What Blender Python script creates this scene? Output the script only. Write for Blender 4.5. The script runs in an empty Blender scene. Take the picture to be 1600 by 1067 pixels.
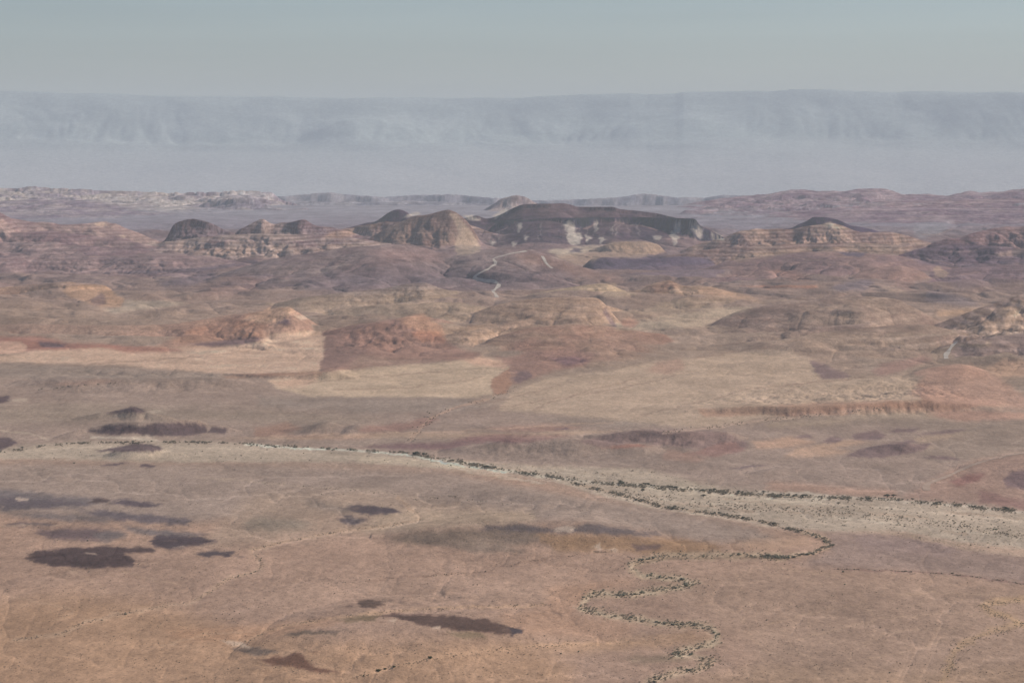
import bpy, bmesh, math, random
import numpy as np

QUAL = 1.0                     # grid density of the terrain

# ------------------------------------------------------------------ camera
# units are metres; the viewpoint is a crater rim 400 m above the crater floor, looking along +Y with a long lens
F = 4570.0                     # focal length in photo pixels (photo 1600 wide)
CX, YH = 800.0, 215.0          # principal column, eye-level row
HC = 400.0
sc = bpy.context.scene
cd = bpy.data.cameras.new('camera')
cd.sensor_width = 36.0
cd.lens = 36.0 * F / 1600.0
cd.shift_y = -(533.5 - YH) / 1600.0
cd.clip_start = 1.0
cd.clip_end = 200000.0
cam = bpy.data.objects.new('camera', cd)
cam.location = (0, 0, HC)
cam.rotation_euler = (math.radians(90), 0, 0)
sc.collection.objects.link(cam)
sc.camera = cam

# ------------------------------------------------------------------ light
SUN_EL, SUN_AZ = 35.0, 66.0    # azimuth measured from the view direction (+Y) towards the right (+X)
world = bpy.data.worlds.new('World')
sc.world = world
world.use_nodes = True
wn, wl = world.node_tree.nodes, world.node_tree.links
bg = wn['Background']
sky = wn.new('ShaderNodeTexSky')
sky.sky_type = 'NISHITA'
sky.sun_disc = False
sky.sun_elevation = math.radians(SUN_EL)
sky.sun_rotation = math.radians(SUN_AZ)
sky.altitude = 800
sky.air_density = 1.0
sky.dust_density = 0.8
sky.ozone_density = 1.5
tint = wn.new('ShaderNodeMix'); tint.data_type = 'RGBA'; tint.blend_type = 'MULTIPLY'; tint.inputs[0].default_value = 1.0
tint.inputs[7].default_value = (0.875, 0.94, 1.075, 1)
tc = wn.new('ShaderNodeTexCoord'); mpw = wn.new('ShaderNodeMapping'); mpw.inputs['Scale'].default_value = (5, 5, 90)
nzw = wn.new('ShaderNodeTexNoise'); nzw.inputs['Scale'].default_value = 1.0; nzw.inputs['Detail'].default_value = 4
rgw = wn.new('ShaderNodeMapRange'); rgw.inputs[1].default_value = 0.3; rgw.inputs[2].default_value = 0.7; rgw.inputs[3].default_value = 0.955; rgw.inputs[4].default_value = 1.045
wl.new(tc.outputs['Generated'], mpw.inputs['Vector']); wl.new(mpw.outputs[0], nzw.inputs['Vector']); wl.new(nzw.outputs['Fac'], rgw.inputs[0])
veil = wn.new('ShaderNodeVectorMath'); veil.operation = 'SCALE'           # thin uneven dust veils in the sky
wl.new(sky.outputs[0], veil.inputs[0]); wl.new(rgw.outputs[0], veil.inputs['Scale'])
wl.new(veil.outputs[0], tint.inputs[6]); wl.new(tint.outputs[2], bg.inputs[0])
bg.inputs[1].default_value = 0.075
sd = bpy.data.lights.new('sun', 'SUN')
sd.energy = 4.2
sd.angle = math.radians(0.5)
sd.color = (1.0, 0.95, 0.88)
sun = bpy.data.objects.new('sun', sd)
el, az = math.radians(SUN_EL), math.radians(SUN_AZ)
from mathutils import Vector
to_sun = Vector((math.cos(el) * math.sin(az), math.cos(el) * math.cos(az), math.sin(el)))
sun.rotation_euler = to_sun.to_track_quat('Z', 'Y').to_euler()
sc.collection.objects.link(sun)
sc.view_settings.view_transform = 'Standard'
sc.view_settings.look = 'None'
sc.view_settings.gamma = 1.0
sc.view_settings.exposure = 0.0
cy = sc.cycles
cy.max_bounces = 5
cy.diffuse_bounces = 2
cy.volume_bounces = 1
cy.use_denoising = True

# haze and light constants used to turn a colour seen at a distance into the ground's own colour
SIG = 2.7e-5                                   # extinction per metre
AIR = np.array([0.385, 0.424, 0.470])           # colour far things fade to
LIT = np.array([0.815, 0.83, 0.915])             # light on level ground (radiance of albedo 1)

# ------------------------------------------------------------------ noise
def _hash(ix, iy, seed):
    h = (ix.astype(np.int64) * 374761393 + iy.astype(np.int64) * 668265263 + seed * 1442695041) & 0xFFFFFFFF
    h = ((h ^ (h >> 13)) * 1274126177) & 0xFFFFFFFF
    return h ^ (h >> 16)

def perlin(x, y, seed=0):
    ix, iy = np.floor(x), np.floor(y)
    fx, fy = (x - ix).astype(np.float32), (y - iy).astype(np.float32)
    ix, iy = ix.astype(np.int64), iy.astype(np.int64)
    u, v = fx * fx * fx * (fx * (fx * 6 - 15) + 10), fy * fy * fy * (fy * (fy * 6 - 15) + 10)
    def g(dx, dy):
        a = (_hash(ix + dx, iy + dy, seed) & 1023).astype(np.int32)
        return GX[a] * (fx - dx) + GY[a] * (fy - dy)
    n0 = g(0, 0); n0 += u * (g(1, 0) - n0)
    n1 = g(0, 1); n1 += u * (g(1, 1) - n1)
    return (n0 + v * (n1 - n0)) * 1.5
_a = np.arange(1024) * (2 * math.pi / 1024)
GX, GY = np.cos(_a).astype(np.float32), np.sin(_a).astype(np.float32)

def fbm(x, y, oct=4, seed=0, gain=0.5):
    s, a, t = 0.0, 1.0, 0.0
    for i in range(oct):
        s = s + a * perlin(x * 2 ** i + 17.3 * i, y * 2 ** i + 9.1 * i, seed + i)
        t += a
        a *= gain
    return s / t

def ridged(x, y, oct=3, seed=0, gain=0.5):
    s, a, t = 0.0, 1.0, 0.0
    for i in range(oct):
        s = s + a * (1 - np.abs(perlin(x * 2 ** i + 5.3 * i, y * 2 ** i + 3.1 * i, seed + i)) * 2)
        t += a
        a *= gain
    return s / t                              # 1 on the lines, falling to about 0

def sstep(a, b, x):
    t = np.clip((x - a) / (b - a), 0, 1)
    return t * t * (3 - 2 * t)

# ------------------------------------------------------------------ the terrain grid
def lin(a, b, step): return np.arange(a, b, step)
pxs = np.concatenate([lin(-700, -60, 9.0), lin(-60, 1660, 1.5 / QUAL), lin(1660, 2310, 9.0)]).astype(np.float64)
NR = int(1900 * QUAL)
ts = np.linspace(0, 1, NR)
# rows: spacing in log distance, finer where the steep hills stand
k_lo, k_hi = math.log(1500.0), math.log(27000.0)
lY = np.linspace(k_lo, k_hi, 4000)
dens = 1.0 + 1.3 * ((lY > math.log(7000)) & (lY < math.log(12800))) - 0.35 * (lY < math.log(2000))
cum = np.concatenate([[0], np.cumsum(dens[1:])]); cum /= cum[-1]
Ys = np.exp(np.interp(ts, cum, lY))
PX, Y = np.meshgrid(pxs, Ys)                   # rows: distance, columns: bearing
X = (PX - CX) / F * Y
PX = PX.astype(np.float32); Yf = Y.astype(np.float32)


big = fbm(X / 900, Y / 900, 4, 11)
mid = fbm(X / 160, Y / 160, 3, 21)
amp = sstep(4800, 7200, Y) * (1 - sstep(11500, 14500, Y))
amp = amp * (1 - 0.9 * np.exp(-((PX - 670) / 250) ** 4) * sstep(7200, 7600, Y) * (1 - sstep(8700, 9100, Y)))
rid = ridged(X / 1000 + 0.6 * big, Y / 720, 4, 27, 0.5)
base = 5.0 * big + 1.1 * mid + amp * (46 * np.clip(rid - 0.2, 0, 1) + 14 * big)
rill = ridged(X / 210 + 0.5 * mid, Y / 170 + 0.5 * big, 3, 33, 0.55)
base = base - (0.35 * sstep(4300, 6000, Y) + 0.65 * amp) * (1 - sstep(12500, 14000, Y)) * 12.0 * np.clip(rill - 0.2, 0, 1)
base = base + sstep(15500, 17000, Y) * 3 * fbm(X / 400, Y / 400, 2, 29)
base = base - np.clip(Y - 17200, 0, None) * 0.032
warp1 = fbm(X / 500, Y / 500, 3, 31)
gulX = {}
def gully(lam, stretch):
    k = (lam, stretch)
    if k not in gulX:
        gulX[k] = ridged(X / lam + 0.7 * warp1, Y / (lam * stretch) + 0.5 * warp1, 4, 40 + int(lam) % 37, 0.55)
    return gulX[k]

OBJ = ['ground']                                # object ids; 0 = plain floor
INFO = {}
Z = base.copy()
HID = np.zeros(Z.shape, np.int16)               # which hill a vertex belongs to
REL = np.zeros(Z.shape, np.float32)             # how far up its hill (0..1)
HGT = np.zeros(Z.shape, np.float32)
TOT = np.zeros(Z.shape, np.float32)             # relief weight (strata and rock detail)
HILLS = []

def hill(obj, pts, yc, sf, sb=0.25, r=40, gul=0.25, lam=180, stretch=2.2, cap=0, jit=0.9, crook=90, col=(140, 124, 120), col2=None, strata=0.3, side=0.3, d0=0.5, shear=1.0):
    """one ridge: crest drawn through (photo x, photo y) points at distance yc, falling sf in front and sb behind"""
    global Z
    HILLS.append((obj, col, col2 or col, strata))
    hid = len(HILLS)
    a = np.array(pts, float)
    x0, x1 = a[0, 0], a[-1, 0]
    if isinstance(yc, (int, float)): yc = [(x0, yc), (x1, yc)]
    b = np.array(yc, float)
    c = pxs
    Yc = np.interp(c, b[:, 0], b[:, 1])
    py = np.interp(c, a[:, 0], a[:, 1])
    def sm(v, w_):                                # running mean by bearing
        cs = np.interp(np.arange(-1000.0, 2600.0, 1.0), c, v)
        k_ = np.exp(-0.5 * (np.arange(-3 * w_, 3 * w_ + 1) / w_) ** 2); k_ /= k_.sum()
        return np.interp(c, np.arange(-1000.0, 2600.0, 1.0), np.convolve(np.pad(cs, 3 * w_, mode='edge'), k_, 'valid'))
    py = sm(py, 3)
    xx = (c - CX) / F * Yc
    n = fbm(xx / 60.0, xx * 0 + hid * 3.7, 4, 70 + hid) * jit * 2.0
    py = py + n
    zc = HC - (py - YH) / F * Yc
    ends = np.maximum(np.maximum(x0 - c, c - x1), 0) / F * Yc
    zc = zc - side * (np.sqrt(ends ** 2 + 900) - 30)
    zs = sm(zc, 22)
    ycr = Yc + crook * fbm(xx / 320.0, xx * 0 + hid * 1.3, 3, 170 + hid) * 2
    # rows concerned
    far = ycr.max() + 2.6 * (zc.max() + 30) / sb + 200
    near = ycr.min() - 2.6 * (zc.max() + 30) / sf - 300
    i0, i1 = np.searchsorted(Ys, [near, far])
    reach = (zc.max() + 40) / side / Yc.min() * F
    j0, j1 = np.searchsorted(pxs, [x0 - reach - 30, x1 + reach + 30])
    s = (slice(i0, i1), slice(j0, j1))
    y, b0 = Y[s], Z[s]
    t = ycr[None, j0:j1] - y
    pw = PX[s] + shear * ((t / Yc.mean() * F) * 0.28 * (warp1[s] * 2.0 + 0.35) + 6 * big[s] * np.clip(t / 100, 0, 1))
    tb = shear * sstep(10, 260, np.abs(t))
    zcc = np.interp(pw, c, zc) * (1 - tb) + np.interp(pw, c, zs) * tb
    g = gully(lam, stretch)[s]
    if cap:
        tf = np.clip(t + cap * 0.25 * mid[s] - 6, 0, None)
        drop = np.minimum(tf * 2.2, cap) + sf * np.clip(tf - cap / 2.2, 0, None)
    else:
        drop = sf * (np.sqrt(np.clip(t, 0, None) ** 2 + r * r) - r)
    drop = drop + sb * (np.sqrt(np.clip(-t, 0, None) ** 2 + r * r) - r)
    # concave foot
    H = np.clip(zcc - b0, 1, None)
    d_ = drop / H
    hh = np.where(d_ < d0, 1 - d_, (1 - d0) * np.exp(-(np.maximum(d_, d0) - d0) / (1 - d0))) - 0.012
    h = np.clip(hh, 0, 1)
    z = b0 + H * hh
    w = np.clip((1 - h) * 3.5 + 0.06, 0, 1) * np.clip(h * 3.0, 0, 1)
    z = z - gul * H * w * np.clip(g, 0, 1) * 0.9
    z = z + H * 0.10 * gul * 4 * w * mid[s]
    ok = (zcc > b0 + 0.5) & (hh > 0)
    m = ok & (z > b0 + 0.25)
    Z[s] = np.where(m, z, b0)
    HID[s] = np.where(m & (hh * H > 1.5) & (hh > 0.06), hid, HID[s])
    REL[s] = np.where(m, hh, REL[s])
    HGT[s] = np.where(m, hh * H, HGT[s])
    TOT[s] = np.where(m, np.maximum(TOT[s], np.clip(H / 40, 0, 1) * np.clip(hh * 4, 0, 1)), TOT[s])

def info(obj, name, label): INFO[obj] = (name, label)
info('far_blue', 'distant_ridge', 'faint blue ridge on the skyline behind the dark flat mesa')
info('far_left', 'distant_plateau', 'pale gullied plateau edge on the left skyline under the haze')
info('far_butte', 'distant_butte', 'small flat butte standing before the pale left plateau')
info('far_right', 'distant_range', 'long purple-grey range on the right skyline')
info('far_shelf', 'distant_shelf', 'low level-topped shelf before the right skyline range')
info('far_knob', 'distant_hill', 'small rounded tan hill just behind the left end of the mesa')
info('left_range', 'hill', 'low purple-brown hills with pale crest streaks at the left edge')
info('cap_hill', 'hill', 'rock-capped hill with a steep left side and tan right flank')
info('mid_range', 'hill', 'broken tan and grey ridge between the capped hill and the pale striped cone')
info('black_cone', 'hill', 'small black cone behind the brown ridge left of the mesa')
info('cone', 'hill', 'brown cone with a painted sunlit strip down its right side')
info('mesa', 'mesa', 'dark flat-topped mesa with a cliff rim and white gullies')
info('pale_mound', 'hill', 'pale sandy mound at the foot of the dark mesa')
info('right_range', 'hill', 'layered tan ridge right of the mesa with a pale peak')
info('right_cone', 'hill', 'small blue-black cone on the tan ridge right of the mesa')
info('right_edge', 'hill', 'rough dark hill at the right edge below the skyline range')
info('dome', 'hill', 'broad smooth mauve dome with a pale winding track on its right side')
info('dark_low', 'hill', 'low blue-black ridge right of the dome with the winding track')
info('red_dome', 'hill', 'smooth purple-red dome right of the low blue-black ridge')
info('sand_cliff', 'hill', 'brown hill ending in an eroded sandy cliff at the left')
info('tan_ridges', 'hill', 'tan ridges with fine slanting layers below the mauve dome')
info('orange_hill', 'hill', 'brown hill with a bright orange-tan cliff at its right end')
info('red_hill', 'hill', 'dark red hill beside the pale pink terrace')
info('tan_dome', 'hill', 'wide tan dome in the middle of the picture')
info('mauve_swell', 'hill', 'long mauve-brown swell with a dark crest right of centre')
info('right_tan', 'hill', 'striped tan slope rising to the right edge')
info('low_ridges', 'ridge', 'low reddish ridges and scarps of the middle plain')
info('black_knoll', 'knoll', 'ragged black basalt knoll behind the left tree line')
info('front_swell', 'ridge', 'low red-brown swell with a dark top behind the winding bushes')

# ---- skyline, 17 to 24 km away
hill('far_blue', [(380, 312), (430, 307), (470, 304), (495, 301), (515, 299), (550, 304), (600, 307), (650, 304), (700, 303), (740, 306), (775, 309), (850, 313), (900, 311), (960, 308), (1000, 303), (1012, 302), (1040, 305), (1060, 309), (1075, 307), (1100, 308), (1130, 304), (1200, 305), (1300, 304)], 23000, 0.35, 0.4, 30, 0.3, 300, col=(142, 145, 154), col2=(150, 150, 156), jit=0.5)
hill('far_left', [(-200, 296), (0, 293), (20, 292), (58, 290), (90, 293), (130, 294), (160, 297), (220, 298), (260, 300), (330, 299), (370, 297), (400, 298), (425, 300), (436, 312)], 17800, 0.035, 0.4, 30, 0.45, 260, 1.4, cap=12, col=(146, 142, 150), col2=(166, 160, 158), jit=0.4, strata=0.7)
hill('far_left', [(-200, 316), (0, 314), (60, 311), (130, 313), (190, 317), (230, 320), (270, 325)], 16500, 0.03, 0.4, 30, 0.4, 200, 1.4, col=(138, 133, 142), col2=(155, 148, 150), jit=0.6, strata=0.7)
hill('far_butte', [(306, 324), (318, 317), (335, 314), (350, 310), (380, 307), (396, 310), (410, 317), (425, 323)], 16400, 0.12, 0.4, 20, 0.4, 150, 1.4, cap=14, col=(139, 137, 146), col2=(152, 148, 150), jit=0.3, strata=0.7)
hill('far_right', [(1100, 314), (1150, 307), (1200, 303), (1230, 297), (1255, 295), (1280, 298), (1320, 298), (1340, 294), (1380, 293), (1400, 299), (1405, 303), (1450, 302), (1480, 306), (1490, 303), (1515, 297), (1530, 300), (1560, 299), (1580, 296), (1600, 294), (1800, 290)], 17600, 0.03, 0.4, 30, 0.4, 240, 1.5, col=(137, 129, 138), col2=(150, 141, 146), jit=0.7, strata=0.6)
hill('far_right', [(1240, 322), (1300, 316), (1400, 314), (1500, 312), (1600, 310), (1800, 306)], 16400, 0.03, 0.4, 30, 0.4, 200, 1.5, col=(136, 126, 134), col2=(147, 136, 140), jit=1.0, strata=0.6)
hill('far_right', [(1180, 334), (1240, 330), (1300, 326), (1400, 324), (1500, 323), (1600, 322), (1800, 318)], 15000, 0.03, 0.4, 30, 0.4, 170, 1.5, col=(134, 125, 134), col2=(145, 135, 140), jit=1.0, strata=0.7)
hill('far_left', [(-200, 327), (0, 326), (80, 324), (160, 327), (230, 331), (300, 335)], 15200, 0.035, 0.4, 30, 0.4, 180, 1.4, col=(137, 132, 142), col2=(152, 146, 150), jit=0.6, strata=0.6)
hill('far_blue', [(420, 318), (480, 314), (560, 316), (640, 313), (720, 316), (780, 320)], 18300, 0.12, 0.4, 30, 0.4, 200, 1.4, col=(141, 143, 152), col2=(150, 150, 156), jit=0.6, strata=0.5)
hill('far_right', [(1230, 344), (1300, 338), (1400, 336), (1500, 335), (1600, 333), (1800, 330)], 13900, 0.03, 0.3, 30, 0.4, 170, 1.5, col=(134, 125, 134), col2=(144, 134, 139), jit=0.8, strata=0.6)
hill('far_shelf', [(1098, 333), (1108, 326), (1130, 325), (1210, 325), (1290, 326)], 15400, 0.06, 0.4, 20, 0.4, 150, 1.4, cap=10, col=(134, 128, 138), col2=(146, 140, 146), jit=0.25, strata=0.7)
hill('far_shelf', [(1290, 352), (1380, 351), (1500, 352), (1640, 353)], 13300, 0.2, 0.05, 20, 0.4, 150, 1.4, cap=8, col=(134, 126, 134), col2=(146, 138, 142), jit=0.25, strata=0.7)
hill('far_knob', [(752, 330), (765, 322), (785, 309), (805, 304), (820, 306), (832, 313), (850, 324)], 16000, 0.25, 0.4, 25, 0.35, 150, 1.4, col=(142, 136, 142), col2=(156, 148, 148), jit=0.4, strata=0.6)
# ---- 10 to 12 km
hill('left_range', [(-160, 332), (0, 331), (20, 340), (50, 346), (80, 348), (100, 350), (130, 348), (160, 345), (180, 348), (200, 358), (215, 364), (235, 372), (255, 379)], [(-160, 10100), (0, 10100), (255, 10400)], 0.16, 0.3, 40, 0.35, 190, 1.6, col=(132, 119, 124), col2=(150, 134, 132), jit=0.8, strata=0.6)
hill('left_range', [(-160, 362), (0, 364), (80, 360), (150, 368), (230, 380), (300, 392)], 9900, 0.16, 0.3, 30, 0.4, 160, 1.6, col=(134, 120, 124), col2=(146, 130, 130), strata=0.5)
hill('cap_hill', [(236, 384), (258, 374), (265, 362), (268, 352), (275, 346), (290, 342), (305, 340), (320, 343), (340, 352), (355, 360), (375, 364), (400, 372)], 10250, 0.26, 0.4, 15, 0.35, 110, 1.6, cap=14, d0=0.8, col=(127, 118, 123), col2=(142, 129, 130), jit=0.5, strata=0.9)
hill('mid_range', [(360, 372), (375, 357), (395, 347), (405, 342), (411, 340), (425, 350), (440, 348), (460, 344), (475, 340), (487, 348), (500, 352), (520, 354), (545, 362), (570, 370)], 10250, 0.35, 0.4, 15, 0.4, 110, 1.5, col=(128, 118, 123), col2=(152, 137, 134), jit=1.1, strata=1.0)
hill('mid_range', [(300, 396), (360, 384), (420, 380), (470, 379), (530, 380), (560, 386), (600, 396)], 9900, 0.30, 0.4, 20, 0.45, 90, 1.6, col=(134, 121, 124), col2=(154, 138, 134), jit=1.2, strata=1.0)
hill('black_cone', [(586, 347), (596, 340), (606, 332), (616, 327), (624, 326), (634, 329), (642, 334), (655, 344)], 12100, 0.5, 0.5, 15, 0.2, 120, d0=0.8, col=(108, 103, 113), jit=0.2, strata=0.2)
hill('mid_range', [(550, 356), (575, 350), (595, 346), (640, 345), (700, 345)], 10700, 0.40, 0.4, 15, 0.4, 100, 1.5, col=(136, 122, 122), col2=(152, 137, 134), jit=0.9, strata=1.0)
hill('cone', [(560, 380), (590, 364), (620, 348), (645, 337), (670, 333), (690, 328), (700, 325), (714, 330), (728, 341), (742, 360), (752, 380)], 10350, 0.38, 0.5, 20, 0.3, 130, 2.0, d0=0.8, col=(130, 118, 118), col2=(140, 126, 122), jit=0.6, strata=0.5)
hill('mesa', [(722, 341), (745, 336), (760, 342), (775, 338), (790, 331), (800, 325), (815, 319), (840, 317), (880, 317), (894, 320), (900, 323), (930, 323), (960, 322), (968, 326), (990, 328), (1030, 333), (1060, 340), (1086, 341), (1094, 352), (1110, 358), (1140, 376)], 11300, 0.12, 0.3, 20, 0.1, 200, cap=12, shear=0.0, col=(104, 102, 111), col2=(115, 109, 114), jit=0.25, strata=0.2)
hill('mesa', [(752, 372), (770, 352), (790, 345), (850, 341), (900, 340), (1000, 340), (1088, 340), (1093, 353), (1115, 361), (1142, 376)], 10950, 0.42, 0.05, 10, 0.55, 85, 3.0, cap=24, d0=0.85, shear=0.0, col=(93, 94, 108), col2=(104, 102, 112), jit=0.25, strata=0.25)
hill('mid_range', [(170, 386), (240, 382), (290, 374), (340, 368), (400, 364), (460, 365), (520, 368), (570, 374), (620, 384), (660, 396)], 9850, 0.14, 0.3, 25, 0.45, 110, 1.6, col=(133, 121, 124), col2=(152, 138, 134), jit=1.1, strata=1.0)
hill('left_range', [(-160, 384), (0, 380), (70, 376), (150, 384), (220, 392), (300, 404)], 9400, 0.12, 0.3, 30, 0.4, 140, 1.6, col=(133, 120, 124), col2=(146, 131, 131), strata=0.6)
hill('pale_mound', [(880, 407), (905, 397), (935, 384), (955, 378), (975, 376), (1010, 377), (1030, 383), (1040, 394)], 10050, 0.4, 0.3, 20, 0.45, 90, 2.0, d0=0.8, col=(154, 138, 130), jit=0.5, strata=0.2)
hill('right_range', [(1040, 400), (1080, 384), (1110, 376), (1130, 371), (1150, 362), (1180, 357), (1240, 358), (1262, 352), (1285, 350), (1300, 347), (1320, 352), (1345, 362), (1370, 362), (1400, 363), (1420, 368), (1440, 375), (1470, 384)], 10100, 0.2, 0.3, 20, 0.4, 120, 1.6, col=(139, 124, 123), col2=(155, 137, 130), jit=0.8, strata=1.0)
hill('right_range', [(1000, 408), (1040, 398), (1100, 390), (1180, 383), (1260, 380), (1340, 378), (1420, 382), (1480, 390)], 9500, 0.2, 0.3, 20, 0.4, 120, 1.6, col=(140, 124, 122), col2=(155, 137, 130), jit=0.8, strata=1.0)
hill('right_cone', [(1236, 356), (1248, 350), (1262, 344), (1270, 338), (1290, 338), (1312, 343), (1330, 352)], 10900, 0.5, 0.5, 15, 0.15, 120, d0=0.8, col=(104, 101, 113), jit=0.2, strata=0.4)
hill('right_edge', [(1440, 388), (1455, 380), (1470, 374), (1500, 368), (1530, 360), (1560, 354), (1600, 352), (1800, 346)], 9600, 0.25, 0.3, 30, 0.4, 130, 1.6, col=(134, 118, 122), col2=(146, 128, 128), jit=1.1, strata=0.7)
hill('right_edge', [(1395, 402), (1430, 390), (1470, 383), (1500, 381), (1560, 384), (1600, 386), (1800, 380)], 8900, 0.22, 0.3, 30, 0.4, 110, 1.6, col=(118, 108, 116), col2=(138, 122, 124), jit=1.2, strata=0.6)
# ---- 7 to 9.5 km
hill('left_range', [(-160, 398), (0, 402), (90, 398), (170, 402), (250, 396), (330, 400), (400, 412)], 8900, 0.14, 0.3, 40, 0.4, 130, 1.6, col=(135, 121, 124), col2=(146, 130, 130), strata=0.5)
hill('dome', [(330, 432), (380, 416), (420, 404), (450, 400), (500, 393), (545, 385), (600, 381), (640, 382), (660, 386), (690, 396), (720, 399), (760, 390), (800, 387), (830, 389), (860, 398), (900, 412), (920, 418), (960, 430), (1000, 444)], 8400, 0.10, 0.3, 120, 0.22, 260, 1.6, col=(127, 116, 118), col2=(136, 124, 124), jit=0.4, strata=0.15)
hill('dark_low', [(905, 419), (915, 411), (925, 405), (950, 402), (980, 405), (1010, 404), (1060, 401), (1090, 402), (1110, 409), (1124, 415)], 8900, 0.12, 0.3, 60, 0.2, 200, 1.6, col=(114, 108, 116), col2=(122, 113, 120), jit=0.4, strata=0.1)
hill('dark_low', [(920, 432), (1000, 424), (1100, 420), (1160, 424), (1230, 436)], 8300, 0.08, 0.3, 60, 0.25, 200, 1.6, col=(132, 120, 123), col2=(126, 116, 121), jit=0.4, strata=0.1)
hill('red_dome', [(1100, 420), (1140, 408), (1200, 400), (1250, 395), (1290, 393), (1330, 394), (1390, 396), (1430, 402), (1460, 414)], 8500, 0.08, 0.3, 90, 0.25, 220, 1.8, col=(134, 119, 121), col2=(141, 123, 121), jit=0.4, strata=0.1)
hill('red_dome', [(1330, 428), (1370, 418), (1410, 415), (1440, 424), (1460, 440)], 8000, 0.10, 0.3, 80, 0.2, 200, 1.8, col=(144, 125, 121), jit=0.4, strata=0.1)
hill('right_edge', [(1470, 424), (1520, 418), (1600, 414), (1800, 408)], 8100, 0.12, 0.3, 50, 0.3, 150, 1.8, col=(132, 118, 122), jit=0.8, strata=0.4)
# ---- 5.5 to 7.5 km
hill('left_range', [(-160, 440), (0, 442), (30, 447), (60, 452)], 7700, 0.10, 0.2, 40, 0.3, 150, col=(140, 124, 122), strata=0.3)
hill('sand_cliff', [(-60, 452), (0, 450), (60, 445), (90, 441), (110, 440), (140, 443), (165, 446), (180, 456), (196, 472)], 7350, 0.14, 0.2, 30, 0.4, 90, 1.6, col=(146, 126, 118), col2=(156, 134, 122), jit=0.5, strata=0.6)
hill('tan_ridges', [(300, 452), (340, 447), (370, 443), (400, 455), (430, 462), (480, 470)], 7500, 0.12, 0.2, 30, 0.35, 110, 1.6, col=(142, 125, 120), col2=(152, 132, 124), strata=0.5)
hill('tan_ridges', [(430, 470), (470, 462), (510, 458), (560, 455), (600, 453), (640, 446), (665, 444), (680, 451), (700, 457), (740, 461), (765, 466), (800, 474)], 7000, 0.11, 0.2, 30, 0.35, 110, 1.6, col=(150, 134, 124), col2=(158, 140, 127), jit=0.5, strata=0.7)
hill('tan_ridges', [(540, 482), (600, 476), (660, 473), (720, 472), (780, 480)], 6500, 0.10, 0.2, 30, 0.35, 110, 1.6, col=(152, 136, 125), col2=(160, 141, 127), jit=0.5, strata=0.6)
hill('tan_ridges', [(800, 463), (850, 452), (900, 446), (930, 442), (950, 442), (965, 450), (985, 458)], 7300, 0.12, 0.2, 30, 0.4, 100, 1.6, col=(152, 136, 125), col2=(164, 146, 130), jit=0.5, strata=0.7)
hill('tan_ridges', [(1000, 452), (1020, 442), (1045, 437), (1065, 445), (1090, 445), (1110, 446), (1150, 456), (1200, 472)], 7200, 0.12, 0.2, 30, 0.4, 100, 1.6, col=(154, 132, 121), col2=(162, 140, 126), jit=0.5, strata=0.7)
hill('tan_ridges', [(1040, 466), (1080, 460), (1150, 464), (1230, 474)], 6900, 0.12, 0.2, 30, 0.4, 100, 1.6, col=(156, 136, 124), col2=(164, 142, 128), jit=0.5, strata=0.9)
hill('right_tan', [(1240, 452), (1300, 448), (1380, 452), (1450, 462), (1500, 475)], 7300, 0.09, 0.2, 40, 0.3, 130, 1.8, col=(142, 128, 124), col2=(150, 132, 126), jit=0.5, strata=0.5)
hill('orange_hill', [(-100, 506), (40, 503), (150, 503), (250, 502), (330, 496), (400, 486), (440, 478), (455, 478), (468, 486), (490, 500), (510, 512)], 6150, 0.08, 0.15, 30, 0.35, 100, 1.6, col=(150, 126, 117), col2=(160, 134, 122), jit=0.5, strata=0.5)
hill('red_hill', [(503, 519), (550, 508), (600, 499), (650, 490), (690, 497), (730, 512)], 5950, 0.09, 0.15, 30, 0.35, 100, 1.6, col=(144, 121, 114), col2=(150, 127, 118), jit=0.5, strata=0.4)
hill('tan_dome', [(690, 510), (730, 492), (770, 478), (810, 470), (850, 465), (900, 463), (935, 466), (950, 480), (962, 500)], 6350, 0.07, 0.2, 60, 0.3, 170, 1.4, col=(152, 132, 121), col2=(160, 138, 124), jit=0.5, strata=0.45)
hill('tan_dome', [(760, 528), (830, 510), (900, 505), (960, 512), (1020, 522)], 5750, 0.06, 0.2, 60, 0.3, 150, 1.4, col=(154, 132, 120), col2=(148, 122, 112), jit=0.5, strata=0.45)
hill('mauve_swell', [(1090, 515), (1130, 496), (1160, 486), (1200, 478), (1260, 472), (1300, 465), (1350, 462), (1400, 466), (1440, 484), (1465, 500)], 6250, 0.08, 0.2, 60, 0.3, 200, 1.4, col=(140, 123, 117), col2=(150, 132, 122), jit=0.4, strata=0.3)
hill('mauve_swell', [(1130, 535), (1200, 528), (1280, 518), (1380, 512), (1450, 510), (1500, 520)], 5650, 0.06, 0.2, 60, 0.3, 170, 1.4, col=(146, 128, 119), col2=(154, 135, 123), jit=0.4, strata=0.4)
hill('right_tan', [(1440, 512), (1480, 498), (1530, 478), (1600, 456), (1800, 440)], 6100, 0.09, 0.2, 40, 0.35, 130, 1.5, col=(152, 132, 124), col2=(160, 140, 128), jit=0.5, strata=1.0)
hill('right_tan', [(1450, 540), (1520, 528), (1600, 518), (1800, 505)], 5500, 0.09, 0.2, 40, 0.3, 130, 1.5, col=(142, 125, 120), jit=0.5, strata=0.5)
hill('right_tan', [(1380, 592), (1440, 580), (1500, 572), (1560, 585), (1620, 604), (1700, 612)], 4900, 0.08, 0.12, 40, 0.25, 130, 1.5, col=(162, 136, 124), jit=0.3, strata=0.2)
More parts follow.
